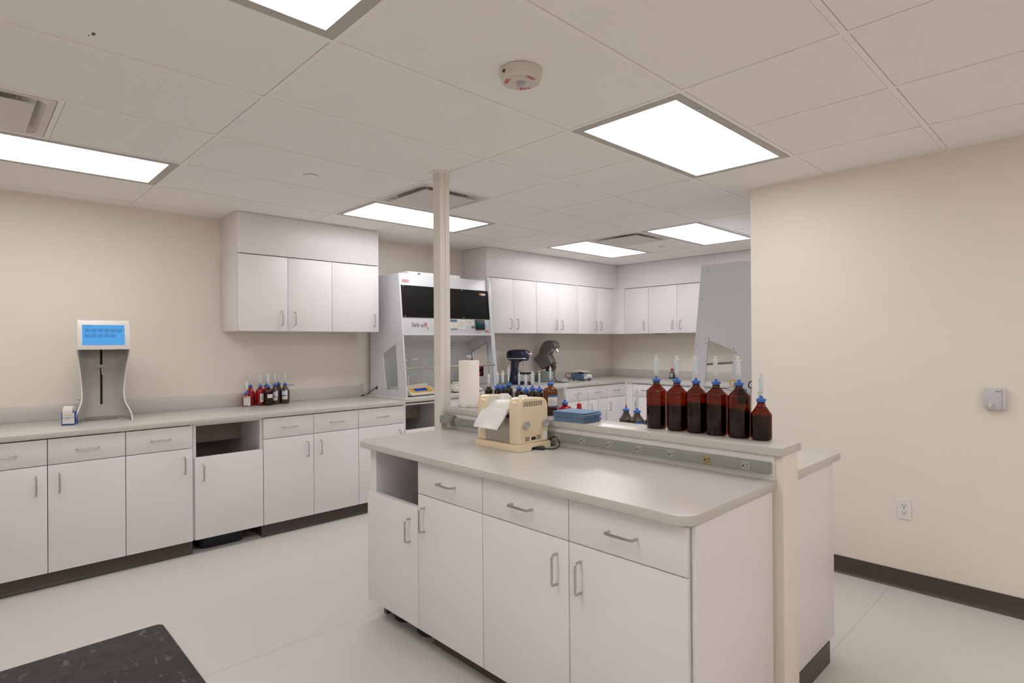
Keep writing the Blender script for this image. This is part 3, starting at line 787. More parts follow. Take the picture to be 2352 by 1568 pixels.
MB().box(-.095,.095,.0115,.06,.002,.477,.002).build('rear_case', 'disp', t)
hd = MB(); hd.yz([(-.185,.478),(.035,.478),(.035,.655),(-.02,.672),(-.15,.672),(-.163,.650)], -.144, .144, .004)
for v_ in hd.bm.verts: v_.co.x *= 1-.30*max(0, min(1, (v_.co.y+.17)/.2))
hd = hd.build('head', 'dispw', t)
def hs(z): return -.185+(z-.478)*.022/.172
def hplate(x0, x1, z0, z1, o): return MB().yz([(hs(z0)-o,z0),(hs(z1)-o,z1),(hs(z1)+.002,z1),(hs(z0)+.002,z0)], x0, x1)
sc = hplate(-.116,.113,.508,.640,.001).build('touch_screen', 'screen', hd)
m = MB()
for r in range(2):
    for c in range(6 if r == 0 else 5):
        x = -.103+.0345*c; z = .603-.034*r
        m.yz([(hs(z-.012)-.0016,z-.012),(hs(z+.012)-.0016,z+.012),(hs(z+.012),z+.012),(hs(z-.012),z-.012)], x, x+.029)
for x in (.058,.070,.082,.094): m.yz([(hs(.627)-.0016,.627),(hs(.632)-.0016,.632),(hs(.632),.632),(hs(.627),.627)], x, x+.005)
m.yz([(hs(.628)-.0016,.628),(hs(.632)-.0016,.632),(hs(.632),.632),(hs(.628),.628)], -.100, -.062)
m.build('screen_icons', 'icon', sc)
MB().xz(rrect(-.0065,.0065,.105,.479,.006), -.0015, .001).build('slot', 'dark', t)
cl = MB().box(-.006,.006,-.05,0,.362,.374,.001).build('clamp', 'steel', t)
for s in (-1,1):
    MB().loft([(.357,s*.022,-.052,.018,.006,3),(.377,s*.022,-.052,.018,.006,3)], 'z', 20).build('clamp_pad', 'gknob', cl)
MB().cyl(.005,.335,.36,0,-.045,12).cyl(.0035,.31,.336,0,-.045,12).build('nozzle', 'steel', t)
MB().cyl(.0055,.255,.312,0,-.045,16).build('glass_tube', 'glass', t)
t = thing('label_box', 'small blue and white carton with a roll of white labels', 'box', (-4.592,.507,.908), R90-math.radians(20))
MB().box(-.034,.034,0,.075,0,.082,.001).build('carton', 'navyb', t)
MB().box(-.029,.033,-.0006,.001,.010,.080).build('carton_front', 'label', t)
m = MB(); m.box(-.029,.033,-.001,0,.046,.049).box(-.005,.004,-.0012,0,.0445,.0505); m.build('blue_line', 'lblue', t)
MB().box(-.018,.022,-.0012,0,.060,.063).box(-.016,-.004,-.0012,0,.034,.038).box(.004,.012,-.0012,0,.034,.038).build('fine_print', 'inkg', t)
MB().lathe([(.012,-.024),(.040,-.024),(.040,.024),(.012,.024),(.012,-.024)], seg=36, axis='x', at=(-.004,.038,.080)).build('label_roll', 'label', t)
m = MB(); m.box(-.040,-.035,-.004,.06,.040,.088).box(-.040,-.03,-.005,-.001,.080,.088); m.build('dispenser_clip', 'clear', t)
tag(MB().cord([(-4.80,.60,.912),(-4.75,.555,.935),(-4.70,.545,.96),(-4.68,.548,.965)], .0045, 8).build('power_cord', 'rubber'), 'black cord behind the screen machine and label carton', 'cord')

# ------------------------------------------------------------------ bottles and syringes
CAM = (0.0, 0.0)
def facing(x, y): return math.atan2(CAM[1]-y, CAM[0]-x)+PI/2       # local -y turned to the room side
def bottle(name, label, loc, r, zs, zn, style, mat, liquid=None, fill=.5, labels=(), cap='blue', rz=None, group=None, tube_cap=False):
    t = thing(name, label, 'bottle', loc, facing(loc[0], loc[1]) if rz is None else rz, group)
    rn = min(.0142, r*.62); b = min(.010, r*.25)
    pr = [(0,.002),(r*.6,.001),(r-b,0),(r-b*.3,b*.3),(r,b)]
    if style == 'cone':
        k = r*.06+.002
        pr += [(r,zs-k),(r-k*.25,zs-k*.2),(r-k,zs+k*.5)]
        zc = zs+(zn-zs)*.70; pr += [(rn+.003,zc-.003),(rn,zc+.004)]
    else:
        h = zn-zs
        for q in range(1, 8):
            a = q/8*PI/2; pr.append((rn+(r-rn)*math.cos(a), zs-.0+h*.78*math.sin(a)))
        pr.insert(5, (r, zs)); pr.append((rn, zs+h*.85))
    pr += [(rn, zn),(0, zn)]
    MB().lathe(pr, seg=40).build('glass' if False else 'body', mat, t, ang=.5)
    if liquid:
        zl = zs*fill; q = .94
        MB().lathe([(0,.004),((r-b)*q,.004),(r*q,b+.004),(r*q,zl),(0,zl)], seg=36).build('contents', liquid, t, ang=.5)
    for (z0, z1, a0, a1, mt, bands) in labels:
        L = MB().arc(r+.0006, z0, z1, a0-PI/2, a1-PI/2).build('label', mt, t)
        for (f0, f1, m2, g0, g1) in bands:
            MB().arc(r+.0010, z0+(z1-z0)*f0, z0+(z1-z0)*f1, a0+(a1-a0)*g0-PI/2, a0+(a1-a0)*g1-PI/2).build('label_print', m2, L)
    if cap:
        m = MB(); z = zn-.005
        m.lathe([(0,z),(.0130,z),(.0140,z+.004),(.0162,z+.006),(.0166,z+.009),(.0162,z+.0155),(.0140,z+.0180),(.0068,z+.0190),(.0060,z+.0265),(.0045,z+.029),(0,z+.029)], seg=24)
        for q in range(4):
            a = q*PI/2+.4; m.lathe([(0,z+.0075),(.0035,z+.0085),(.0035,z+.0145),(0,z+.0155)], .0158*math.cos(a), .0158*math.sin(a), 10)
        m.build('adapter_cap', cap, t, ang=.6)
    return t
SYR = {}
def syringe(label, loc, L, r, plunge=.014, tilt=(0,0), group='syringes standing in bottles', stop='black', cap=None):
    """tip down at loc"""
    key = (round(L,3), round(r,4), round(plunge,3), stop)
    def place(t):
        t.location = loc; t.rotation_euler = (tilt[0], tilt[1], facing(loc[0], loc[1])); t['label'] = label; t['group'] = group
    if key in SYR:
        t = dup(SYR[key]); place(t); return t
    t = thing('syringe', label, 'syringe', loc, 0, group); place(t); SYR[key] = t
    MB().lathe([(0,0),(.0021,0),(.0024,.009),(r*.7,.0105),(r,.012),(r,L),(r*.9,L),(r*.9,L+.0005)], seg=24).build('barrel', 'syr', t)
    f = MB(); f.xy([(a*2.6 if abs(a) > 0 else 0, b) for a, b in [(r*.7*math.cos(k*PI/10), max(-r*.9, min(r*.9, r*1.1*math.sin(k*PI/10)))) for k in range(20)]], L-.0005, L+.0015)
    f.build('flange', 'syrw', t)
    p = MB(); w = r*.55
    p.box(-w,w,-.0007,.0007,.018,L+plunge).box(-.0007,.0007,-w,w,.018,L+plunge).cyl(r*.98, L+plunge, L+plunge+.0022, seg=20)
    p.build('plunger', 'syrw', t)
    MB().cyl(r*.93,.0125,.018,seg=20,ch=.0006).build('stopper', stop, t)
    m = MB(); n = 11
    for q in range(n):
        z = .022+(L-.034)*q/(n-1); m.arc(r+.0003, z-.0006, z+.0006, -PI/2-.2, -PI/2+(1.0 if q % 5 == 0 else .65), seg=5)
    m.arc(r+.0003, .022, L-.012, -PI/2-.24, -PI/2-.14, seg=2)
    for q in range(3): m.arc(r+.0003, .03+(L-.05)*q/2.4, .036+(L-.05)*q/2.4, -PI/2-.95, -PI/2-.5, seg=4)
    m.build('scale_marks', 'scale', t)
    return t
ZB, ZW, ZI = 1.0302, .908, .908
ORD = ['first', 'second', 'third', 'fourth', 'fifth']
for k, x in enumerate((-1.400,-1.299,-1.209,-1.1205,-1.025)):
    y = 2.238
    bottle('amber_bottle', 'large brown plastic bottle on the ledge, %s from the left of the tall row' % ORD[k], (x,y,ZB), .0440-.001*(k in (1,2)), .167, .205, 'cone', 'amber', 'liq', (.60,.64,.76,.74,.68)[k], group='large brown bottles on the ledge')
    syringe('large syringe upright in the %s tall brown bottle from the left' % ORD[k], (x+(0,0,0,0,.0)[k],y,ZB+.2265), .078, .0088, tilt=((0,0),(0,0),(0,-.055),(0,-.03),(0,-.045))[k])
bottle('amber_bottle', 'medium brown plastic bottle at the right end of the ledge row', (-.938,2.238,ZB), .0385, .103, .147, 'cone', 'amber', 'liq', .92, group='large brown bottles on the ledge')
syringe('large syringe upright in the medium brown bottle at the right end', (-.938,2.238,ZB+.1685), .071, .0085, .017)
LB = lambda z0, z1, a, b: (z0, z1, a, b, 'label', [(.86,1,'lblue',0,1),(0,.1,'lblue',0,1),(.2,.24,'inkg',.1,.8),(.32,.36,'inkg',.1,.9),(.44,.48,'inkg',.1,.85),(.56,.6,'inkg',.1,.6)])
bottle('amber_bottle', 'round-shouldered amber glass bottle with white label on the ledge beside blue cloths', (-2.040,2.243,ZB), .0375, .118, .158, 'round', 'amberg', 'liq', .35, [LB(.048,.106,-.35,1.15)], group='bottles behind the cream mill')
syringe('narrow syringe upright in the amber glass bottle', (-2.040,2.243,ZB+.179), .062, .0055, .012)
small = [(-2.503,.024,.098,.126,None,.012,.062,.0072,'capless small brown bottle by the paper roll'),
 (-2.428,.021,.100,.123,'blue',.012,.058,.0080,'small brown bottle, second right of the paper roll'),
 (-2.384,.019,.103,.126,'blue',.014,.062,.0085,'small brown bottle, third right of the paper roll'),
 (-2.336,.0245,.108,.140,'blue',.016,.078,.0048,'small brown bottle with the thinnest syringe, fourth right of the paper roll'),
 (-2.252,.023,.106,.124,'blue',.012,.062,.0060,'small brown bottle left of the mill top guides, fifth right of the paper roll'),
 (-2.200,.018,.098,.117,'blue',.012,.058,.0078,'small brown bottle lowest behind the mill, sixth right of the paper roll'),
 (-2.150,.019,.108,.128,'blue',.014,.064,.0090,'small brown bottle with the widest syringe behind the mill'),
 (-2.100,.0195,.102,.126,'blue',.016,.068,.0045,'small brown bottle just left of the amber glass bottle')]
SL = ['paper roll side, capless bottle', 'second bottle right of the paper roll', 'third bottle right of the paper roll', 'fourth bottle right of the paper roll', 'fifth bottle right of the paper roll', 'lowest small bottle behind the mill', 'widest-syringed small bottle behind the mill', 'small bottle just left of the amber glass one']
for (x, r, zs, zn, cap, pl, L, sr, l), s in zip(small, SL):
    bottle('brown_bottle', l, (x,2.222,ZB), r, zs, zn, 'round', 'brglass', cap=cap, group='bottles behind the cream mill')
    syringe('small syringe upright in the '+s, (x,2.222,ZB+zn+(.019 if cap else .001)), L, sr, pl)
# bottles on the far side worktop of the island
bottle('red_bottle', 'red bottle with blue cap behind the stack of blue cloths', (-2.085,2.41,ZI), .037, .132, .163, 'round', 'red', 'liqr', .8, group='bottles on the far island worktop')
syringe('large syringe upright in the red bottle with blue cap', (-2.085,2.41,ZI+.184), .080, .0088, .012)
bottle('red_bottle', 'red bottle with red neck cap behind the blue cloths', (-1.984,2.41,ZI), .030, .120, .150, 'round', 'red', 'liqr', .8, cap=None, group='bottles on the far island worktop')
MB().lathe([(0,.14),(.0125,.14),(.0125,.173),(.011,.175),(0,.175)], seg=24).build('neck_sleeve', 'redp', [o for o in bpy.data.objects if o.name.startswith('red_bottle')][-1])
syringe('syringe in the red bottle with red neck cap', (-1.984,2.41,ZI+.171), .068, .0062, .012)
for x, y, h, L, sr, l, ls in ((-1.990,2.50,.098,.112,.0035,'short bottle hidden behind the left of the blue cloths','long thin syringe rising behind the blue cloths'),
        (-1.925,2.50,.085,.095,.0030,'short bottle hidden behind the right of the blue cloths','thinnest syringe rising behind the right end of the blue cloths'),
        (-1.832,2.45,.055,.082,.0075,'short bottle hidden behind the ledge right of the cloths','syringe standing alone just right of the blue cloths')):
    bottle('brown_bottle', l, (x,y,ZI), .024, h*.7, h, 'round', 'hdpe', group='bottles on the far island worktop')
    syringe(ls, (x,y,ZI+h+.019), L, sr, .012)
for x, y, r, L, sr, c, l, ls in ((-1.724,2.47,.0345,.098,.0050,'redp','dark brown bottle on far island worktop, left of three','thin syringe with red tip in the leftmost dark brown bottle'),
        (-1.646,2.452,.0355,.086,.0080,None,'dark brown bottle with blue-banded label, middle of three','wide clear syringe in the middle dark brown bottle'),
        (-1.585,2.49,.0345,0,0,None,'dark brown bottle half hidden by the leftmost tall bottle','')):
    b = bottle('brown_bottle', l, (x,y,ZI), r, .112 if sr != .0080 else .114, .149, 'cone', 'hdpe', group='bottles on the far island worktop',
        labels=[(.03,.108,-.2,1.0,'label',[(.88,1,'lblue',0,1)])] if sr == .008 else ())
    if c: MB().cyl(.0035,.170,.184,seg=12).build('red_tip', c, b)
    if L: syringe(ls, (x,y,ZI+.172+(.010 if c else 0)), L, sr, .012)
bottle('brown_bottle', 'short brown bottle hidden behind the medium bottle at the right end', (-1.052,2.50,ZI), .036, .11, .15, 'cone', 'hdpe', group='bottles on the far island worktop')
syringe('syringe peeking out left of the rightmost syringe', (-1.052,2.50,ZI+.172), .118, .0082, .012)
# cluster on the left counter
PL = lambda z0, z1, a, b: (z0, z1, a, b, 'label', [(.84,.9,'ink',.05,.9),(.68,.71,'inkg',.3,.9),(.55,.58,'inkg',.2,.9),(.42,.45,'inkg',.1,.8),(.3,.33,'inkg',.1,.9),(.06,.13,'ink',.1,.6)])
BL = lambda z0, z1, a, b: (z0, z1, a, b, 'label', [(.80,1,'lblue',0,.62),(0,.18,'lblue',0,.62),(.35,.38,'inkg',.1,.6),(.5,.53,'inkg',.1,.55)])
WL = lambda z0, z1, a, b: (z0, z1, a, b, 'label', [(.6,.65,'inkg',.15,.7),(.35,.42,'ink',.2,.75)])
CL = 'bottle cluster on the left counter'
bottle('red_bottle', 'short red bottle with big white label at the front left of the cluster', (-4.900,1.705,ZW), .034, .072, .103, 'cone', 'red', 'liqr', .5, [PL(.006,.082,-.75,.95)], group=CL)
syringe('syringe in the short red bottle at the front left', (-4.900,1.705,ZW+.125), .072, .0085, .012, group='syringes in the left counter cluster')
bottle('red_bottle', 'taller red bottle at the back left of the cluster, without label', (-4.948,1.752,ZW), .036, .105, .152, 'cone', 'red', 'liqr', .6, group=CL)
syringe('thin syringe in the taller red bottle at the back left', (-4.948,1.752,ZW+.174), .080, .0050, .02, group='syringes in the left counter cluster')
bottle('red_bottle', 'red bottle with narrow white label, second from the left', (-4.911,1.819,ZW), .037, .100, .150, 'round', 'red', 'liqr', .6, [WL(.028,.098,-.05,.8)], group=CL)
syringe('syringe in the red bottle with narrow label', (-4.911,1.819,ZW+.171), .070, .0085, .012, group='syringes in the left counter cluster')
bottle('amber_bottle', 'dark brown glass bottle with small label at the front of the cluster', (-4.855,1.862,ZW), .0365, .105, .148, 'round', 'amber', 'liq', .95, [WL(.062,.092,-.15,1.1)], group=CL)
syringe('syringe in the dark brown glass bottle at the front', (-4.855,1.862,ZW+.169), .078, .0085, .013, group='syringes in the left counter cluster')
bottle('red_bottle', 'red bottle at the back, hidden between the brown bottles', (-4.957,1.885,ZW), .034, .105, .150, 'cone', 'red', 'liqr', .6, group=CL)
syringe('syringe in the hidden red bottle at the back', (-4.957,1.885,ZW+.171), .076, .0085, .012, group='syringes in the left counter cluster')
bottle('brown_bottle', 'brown plastic bottle with blue-white label, middle of the cluster', (-4.905,1.938,ZW), .0365, .110, .154, 'cone', 'hdpe', labels=[BL(.062,.112,-.6,.6),WL(.034,.060,-.4,.5)], group=CL)
syringe('syringe in the middle brown plastic bottle', (-4.905,1.938,ZW+.176), .076, .0085, .012, group='syringes in the left counter cluster')
b = bottle('brown_bottle', 'brown plastic bottle with blue-white label at the right end', (-4.900,2.020,ZW), .0365, .114, .156, 'cone', 'hdpe', labels=[BL(.068,.116,-.7,.6),WL(.038,.064,-.6,.6)], group=CL)
MB().tube([(.012,-.012,.156),(.03,-.02,.158),(.045,-.022,.156),(.062,-.016,.158)], .002, 6).box(.043,.056,-.027,-.018,.152,.158,.001).box(.058,.070,-.02,-.011,.156,.162,.001).build('cap_tether', 'blue', b)
syringe('syringe in the brown plastic bottle at the right end', (-4.900,2.020,ZW+.178), .074, .0075, .012, group='syringes in the left counter cluster')
bottle('brown_bottle', 'brown plastic bottle behind the right end of the cluster', (-4.970,1.994,ZW), .028, .114, .158, 'cone', 'hdpe', group=CL)
syringe('thin white syringe at the back right of the cluster', (-4.970,1.994,ZW+.180), .082, .0040, .012, group='syringes in the left counter cluster')

# ------------------------------------------------------------------ things on the ledge
t = thing('paper_roll', 'roll of white kitchen paper standing on the ledge beside the post', 'paper roll', (-2.684,2.224,ZB+.012))
m = MB(); pr = [(.020,.0),(.060,0),(.0615,.003)]+[(.0615+.0006*(k % 2), .003+.0125*k) for k in range(1, 21)]+[(.0615,.262),(.060,.264),(.020,.264),(.020,0)]
m.lathe(pr, seg=48); m.build('paper', 'paper', t)
t = thing('roll_holder', 'round marble-look paper roll holder with ball knob', 'holder', (-2.684,2.224,ZB))
MB().lathe([(0,0),(.062,0),(.0645,.003),(.0645,.008),(.061,.0115),(0,.0115)], seg=40).build('holder_base', 'marble', t)
MB().cyl(.006,.011,.285,seg=14).build('rod', 'chrome', t)
MB().lathe([(0,.279)]+[(.0155*math.sin(a), .295-.0155*math.cos(a)) for a in [k*PI/10 for k in range(1,10)]]+[(0,.3105)], seg=20).build('knob', 'marble', t)
CW = ['bottom folded blue cloth of the stack on the ledge', 'second folded blue cloth from the bottom of the stack', 'third folded blue cloth from the bottom of the stack', 'fourth folded blue cloth from the bottom of the stack', 'fifth folded blue cloth, just under the top one', 'top folded blue cloth of the stack on the ledge']
zc = ZB+.001
for k in range(6):
    m = MB(); h = .0080; sx, sy = .095+random.uniform(-.004,.004), .072+random.uniform(-.003,.003)
    for lay in range(2):
        nx, ny = 14, 10; z0 = lay*h/2
        A, B = [], []
        for i in range(nx+1):
            ra, rb = [], []
            for j in range(ny+1):
                u, v = -1+2*i/nx, -1+2*j/ny
                e = max(abs(u), abs(v))
                dz = .0016*math.sin(2.3*u+k*.5)*math.cos(1.7*v+k)*.4
                if lay == 1 or True: pass
                dr = .0022*max(0, (u+v)/2-.2) if k == 0 else 0
                x = u*sx*(1-.012*v*v)+(.006 if lay else 0); y = v*sy*(1-.015*u*u)
                ra.append(m.bm.verts.new((x,y,z0+.0002+dz*.2))); rb.append(m.bm.verts.new((x,y,z0+h/2-.0002+dz*.2-(.0012 if e > .99 else 0))))
            A.append(ra); B.append(rb)
        for i in range(nx):
            for j in range(ny):
                m.bm.faces.new((A[i][j],A[i][j+1],A[i+1][j+1],A[i+1][j])); m.bm.faces.new((B[i][j],B[i+1][j],B[i+1][j+1],B[i][j+1]))
        for i in range(nx):
            for j in (0, ny): m.bm.faces.new((A[i][j],A[i+1][j],B[i+1][j],B[i][j]))
        for j in range(ny):
            for i in (0, nx): m.bm.faces.new((A[i][j],A[i][j+1],B[i][j+1],B[i][j]))
    bmesh.ops.recalc_face_normals(m.bm, faces=m.bm.faces)
    o = m.build('folded_cloth', 'towel', None, (-1.806+random.uniform(-.003,.003), 2.172+random.uniform(-.003,.003), zc), (0,0,math.radians(4+random.uniform(-2,2))), ang=1.2)
    tag(o, CW[k], 'cloth', 'stack of blue cloths'); zc += h+.0003

# ------------------------------------------------------------------ cream roller mill on the island
t = thing('ointment_mill', 'cream roller mill with white apron and grey knobs on the island worktop', 'mill', (-2.182,1.852,.908))
MW, MD = .304, .203
MB().yz([(-.006,0),(MD*.36,0),(MD*.40,.014),(MD*.80,.014),(MD*.84,0),(MD+.006,0),(MD+.006,.032),(-.006,.032)], -.004, MW+.004, .003).build('base', 'cream', t)
def cheek(x0, x1):
    P = [(.004,.032)]
    r = .038
    for k in range(7): a = PI-k*PI/12; P.append((.004+r+r*math.cos(a), .249-r+r*math.sin(a)))
    r = .045
    for k in range(7): a = PI/2-k*PI/12; P.append((MD-.004-r+r*math.cos(a), .243-r+r*math.sin(a)))
    P.append((MD-.004,.032))
    return MB().yz(P, x0, x1, .007, seg=3)
cheek(.004,.066).build('left_housing', 'cream', t)
rh = cheek(.229,.300).build('right_housing', 'cream', t)
build_each(MB().yz([(.012,.034),(.012,.208),(.022,.230),(.044,.242),(.15,.236),(.176,.225),(.190,.20),(.190,.034)], .0662, .0685).yz([(.012,.034),(.012,.208),(.022,.230),(.044,.242),(.15,.236),(.176,.225),(.190,.20),(.190,.034)], .2265, .2288), 'inner_plate', 'offw', t)
MB().box(.0695,.2260,.010,.016,.034,.150).build('front_plate', 'ssteel', t)
MB().box(.0695,.2260,MD-.018,MD-.012,.034,.190).build('rear_plate', 'ssteel', t)
for y, z in ((.070,.165),(.115,.180),(.158,.195)):
    MB().cyl(.024,.0695,.2260,axis='x',at=(0,y,z),seg=28).build('roller', 'chrome', t)
MB().yz([(.004,.181),(.028,.208),(.046,.222),(.058,.2265),(.100,.2265),(.100,.221),(.050,.217),(.032,.203),(.009,.177)], .0695, .2260, .0012).build('apron', 'apron', t)
ap = MB().yz([(-.062,.102),(-.060,.108),(.012,.192),(.016,.186),(-.054,.100)], .052, .2235, .002).build('apron_tray', 'apron', t)
m = MB()
for x in (.052,.2185): m.yz([(-.062,.104),(-.058,.117),(.006,.196),(.014,.190),(-.056,.101)], x, x+.005)
build_each(m, 'tray_lip', 'apron', ap)
for x in (.070,.200):
    MB().yz([(.085,.200),(.085,.235),(.100,.252),(.135,.250),(.150,.205)], x, x+.026, .003).build('hopper_guide', 'white', t)
def rface(m, y0, y1, z0, z1, d=.0008): return m.box(.2995, .3000+d, y0, y1, z0, z1)
m = MB()
for k in range(11): rface(m, .034+.0118*k, .0378+.0118*k, .206, .2295)
m.build('vent_slots', 'dark', rh)
m = MB()
for k in range(3): rface(m, .043+.0105*k, .0465+.0105*k, .044, .066); rface(m, .118+.0105*k, .1215+.0105*k, .046, .068)
m.build('vent_slots', 'dark', rh)
rface(MB(), .083, .111, .048, .062, .001).build('power_socket', 'black', rh)
sw = rface(MB(), .160, .184, .044, .082, .004).build('switch', 'white', rh)
rface(MB(), .165, .179, .050, .074, .007).build('rocker', 'white', sw)
for y in (.046, .174):
    k_ = MB().lathe([(0,.300),(.0195,.300),(.0205,.303),(.0205,.311),(.0185,.3135),(.014,.3125),(0,.3125)], seg=30, axis='x', at=(0,y,.122)).build('knob', 'gknob', rh)
    MB().box(.312,.3135,y+.002,y+.006,.110,.117).build('pointer', 'white', k_)
tag(MB().tube([(-2.0,1.955,.9135),(-1.915,1.955,.9145),(-1.86,1.972,.916),(-1.842,1.985,.914)], .007, 10).cord([(-1.842,1.985,.914),(-1.82,2.03,.912),(-1.83,2.075,.925),(-1.86,2.085,.955),(-1.885,2.076,.95),(-1.895,2.075,.925),(-1.87,2.085,.914)], .0032, 8).build('power_cord', 'rubber'), 'black cord and plug under the right side of the cream mill', 'cord')

# ------------------------------------------------------------------ far counter equipment
ZC = .925
t = thing('stand_mixer', 'dark navy stand mixer without bowl on the far left counter', 'mixer', (-4.80,4.735,ZC), math.radians(27))
m = MB(); m.loft([(0,.012,0,.150,.095,2.6),(.014,.012,0,.150,.095,2.6),(.030,.005,0,.135,.085,2.4),(.040,-.03,0,.085,.062,2.2)], 'z', 40); m.build('base', 'navy', t)
m = MB(); m.loft([(.030,-.055,0,.070,.062,2.5),(.09,-.058,0,.052,.054,2.5),(.17,-.055,0,.042,.048,2.5),(.24,-.050,0,.046,.05,2.5),(.285,-.03,0,.07,.055,2.5)], 'z', 32); m.build('column', 'navy', t)
hd = MB().loft([(-.143,0,.335,.02,.02,2),(-.136,0,.338,.050,.050,2.6),(-.115,0,.338,.062,.064,2.8),(-.05,0,.339,.066,.069,2.8),(.05,0,.340,.066,.068,2.8),(.095,0,.340,.060,.062,2.6),(.118,0,.342,.045,.046,2.4),(.124,0,.342,.02,.02,2)], 'x', 36).build('head', 'navy', t)
MB().loft([(-.141,0,.302,.040,.010,4),(-.110,0,.302,.0655,.010,4),(.06,0,.302,.0690,.010,4),(.108,0,.302,.058,.010,4)], 'x', 36).build('trim_band', 'chrome', hd)
MB().lathe([(0,.118),(.018,.118),(.018,.132),(.012,.134),(.012,.145),(.016,.147),(.010,.160),(0,.160)], seg=20, axis='x', at=(0,0,.352)).build('hub_knob', 'chrome', hd)
MB().cyl(.044,.262,.278,.06,0,28,ch=.003).build('planetary', 'chrome', hd)
MB().cyl(.055,.277,.292,.06,0,28,ch=.003).build('planetary_housing', 'navy', hd)
MB().cyl(.009,.215,.262,.06,0,14).cyl(.013,.222,.230,.06,0,14).build('beater_shaft', 'chrome', hd)
for s in (-1,1):
    MB().tube([(-.045,s*.048,.15),(-.01,s*.060,.135),(.05,s*.075,.128),(.155,s*.075,.128)], .009, 10).build('bowl_arm', 'navy', t)
MB().tube([(-.03,-.052,.235),(.0,-.060,.19),(.03,-.062,.165),(.06,-.062,.163)], .0028, 8).build('lift_lever', 'iron', t)
MB().cord([(-.11,-.03,.27),(-.122,-.035,.2),(-.118,-.035,.12),(-.10,-.06,.04),(-.12,-.10,.005)], .003, 6).build('power_cord', 'rubber', t)

t = thing('tilting_mixer', 'grey tilted-head bench mixer on the far left counter', 'mixer', (-4.675,5.315,ZC), math.radians(12))
t.scale = (1.13, 1, 1)
MB().xz([(-.252,0),(.02,0),(.02,.035),(-.075,.055),(-.10,.135),(-.243,.130)], -.075, .075, .012).build('base', 'ironl', t)
MB().lathe([(0,0),(.076,0),(.078,.006),(.078,.020),(.070,.030),(.058,.033),(.056,.042),(.050,.045),(0,.045)], .032, 0, 44).build('turntable', 'ironl', t)
MB().xz([(-.205,.150),(-.300,.280),(-.285,.300),(-.215,.372),(-.118,.340),(-.066,.225),(-.150,.180)], -.066, .066, .012, seg=3).build('arm', 'iron', t)
MB().xz([(-.235,.345),(-.227,.400),(-.205,.450),(-.172,.490),(-.125,.512),(-.085,.513),(-.045,.495),(-.024,.440),(-.020,.425),(-.045,.420),(-.095,.395),(-.118,.335)], -.064, .064, .040, seg=6).build('head', 'iron', t)
MB().lathe([(0,-.012),(.022,-.012),(.024,.0),(.024,.018),(.016,.022),(.016,.05),(0,.05)], seg=20).xf(Matrix.Translation((-.055,0,.405)) @ Matrix.Rotation(math.radians(140),4,'Y')).build('spindle', 'chrome', t)
MB().tube([(-.085,.0,.405),(-.10,-.01,.375),(-.075,-.012,.360)], .008, 8).build('beater_hook', 'chrome', t)
MB().xz([(-.16,.13),(-.10,.13),(-.075,.175),(-.09,.215),(-.15,.185)], -.045, .045, .006).build('hinge_block', 'black', t)
MB().box(-.105,-.085,-.070,-.055,.185,.205,.002).build('red_switch', 'redp', t)
MB().tube([(-.085,-.055,.205),(-.06,-.075,.195),(-.045,-.078,.18)], .007, 8).tube([(-.10,-.07,.160),(-.07,-.08,.175)], .005, 8).build('plug', 'black', t)
pts = []
for (x, y, z) in ((-.07,-.06,.238),(-.035,-.07,.235),(-.012,-.075,.21),(-.015,-.08,.16),(-.035,-.085,.10),(-.03,-.09,.06),(-.005,-.095,.046),(.0,-.098,.010),(.06,-.10,.006),(.12,-.10,.006)): pts.append((x,y,z))
MB().cord(pts, .0042, 8).build('power_cord', 'rubber', t)

t = thing('hotplate_stirrer', 'slate-blue stirring hotplate with pale top on the far left counter', 'hotplate', (-4.70,5.76,ZC), math.radians(86))
MB().yz([(-.105,.014),(-.110,.030),(-.104,.084),(.11,.096),(.115,.040),(.105,.014)], -.080, .080, .008).build('case', 'hotb', t)
m = MB()
for x in (-.06,.06):
    for y in (-.08,.085): m.cyl(.014, 0, .018, x, y, 14)
build_each(m, 'foot', 'black', t)
fp = MB().yz([(-.1125,.026),(-.1085,.082),(-.106,.082),(-.110,.026)], -.070, .070).build('control_panel', 'hotw', t)
for x in (-.005,.045): MB().cyl(.015,-.130,-.108,axis='y',at=(x,0,.054),ch=.003,seg=18).build('knob', 'white', fp)
MB().box(-.055,-.035,-.1125,-.1105,.056,.070).build('rocker_switch', 'black', fp)
MB().cyl(.03,.09,.108,0,.01,20).build('neck', 'black', t)
MB().xy(rrect(-.085,.085,-.085,.105,.012), .108, .122, .003).build('top_plate', 'hotw', t)
P = []
for k in range(22):
    a = -1.0+k*.42; P.append((.05+.06*math.cos(a)*(1-.012*k)-.004*k, .155+.035*math.sin(a), .045+.03*math.sin(a*.7)+.02))
P = [(-.02,.108,.07),(-.05,.14,.085)]+[(-.05-.0*math.cos(a), .185-.055*math.cos(a*1.0), .055+.032*math.sin(a)) for a in [k*.45 for k in range(14)]]+[(-.055,.15,.012),(-.06,.2,.005)]
MB().tube(P, .004, 8).build('power_cord', 'rubber', t)

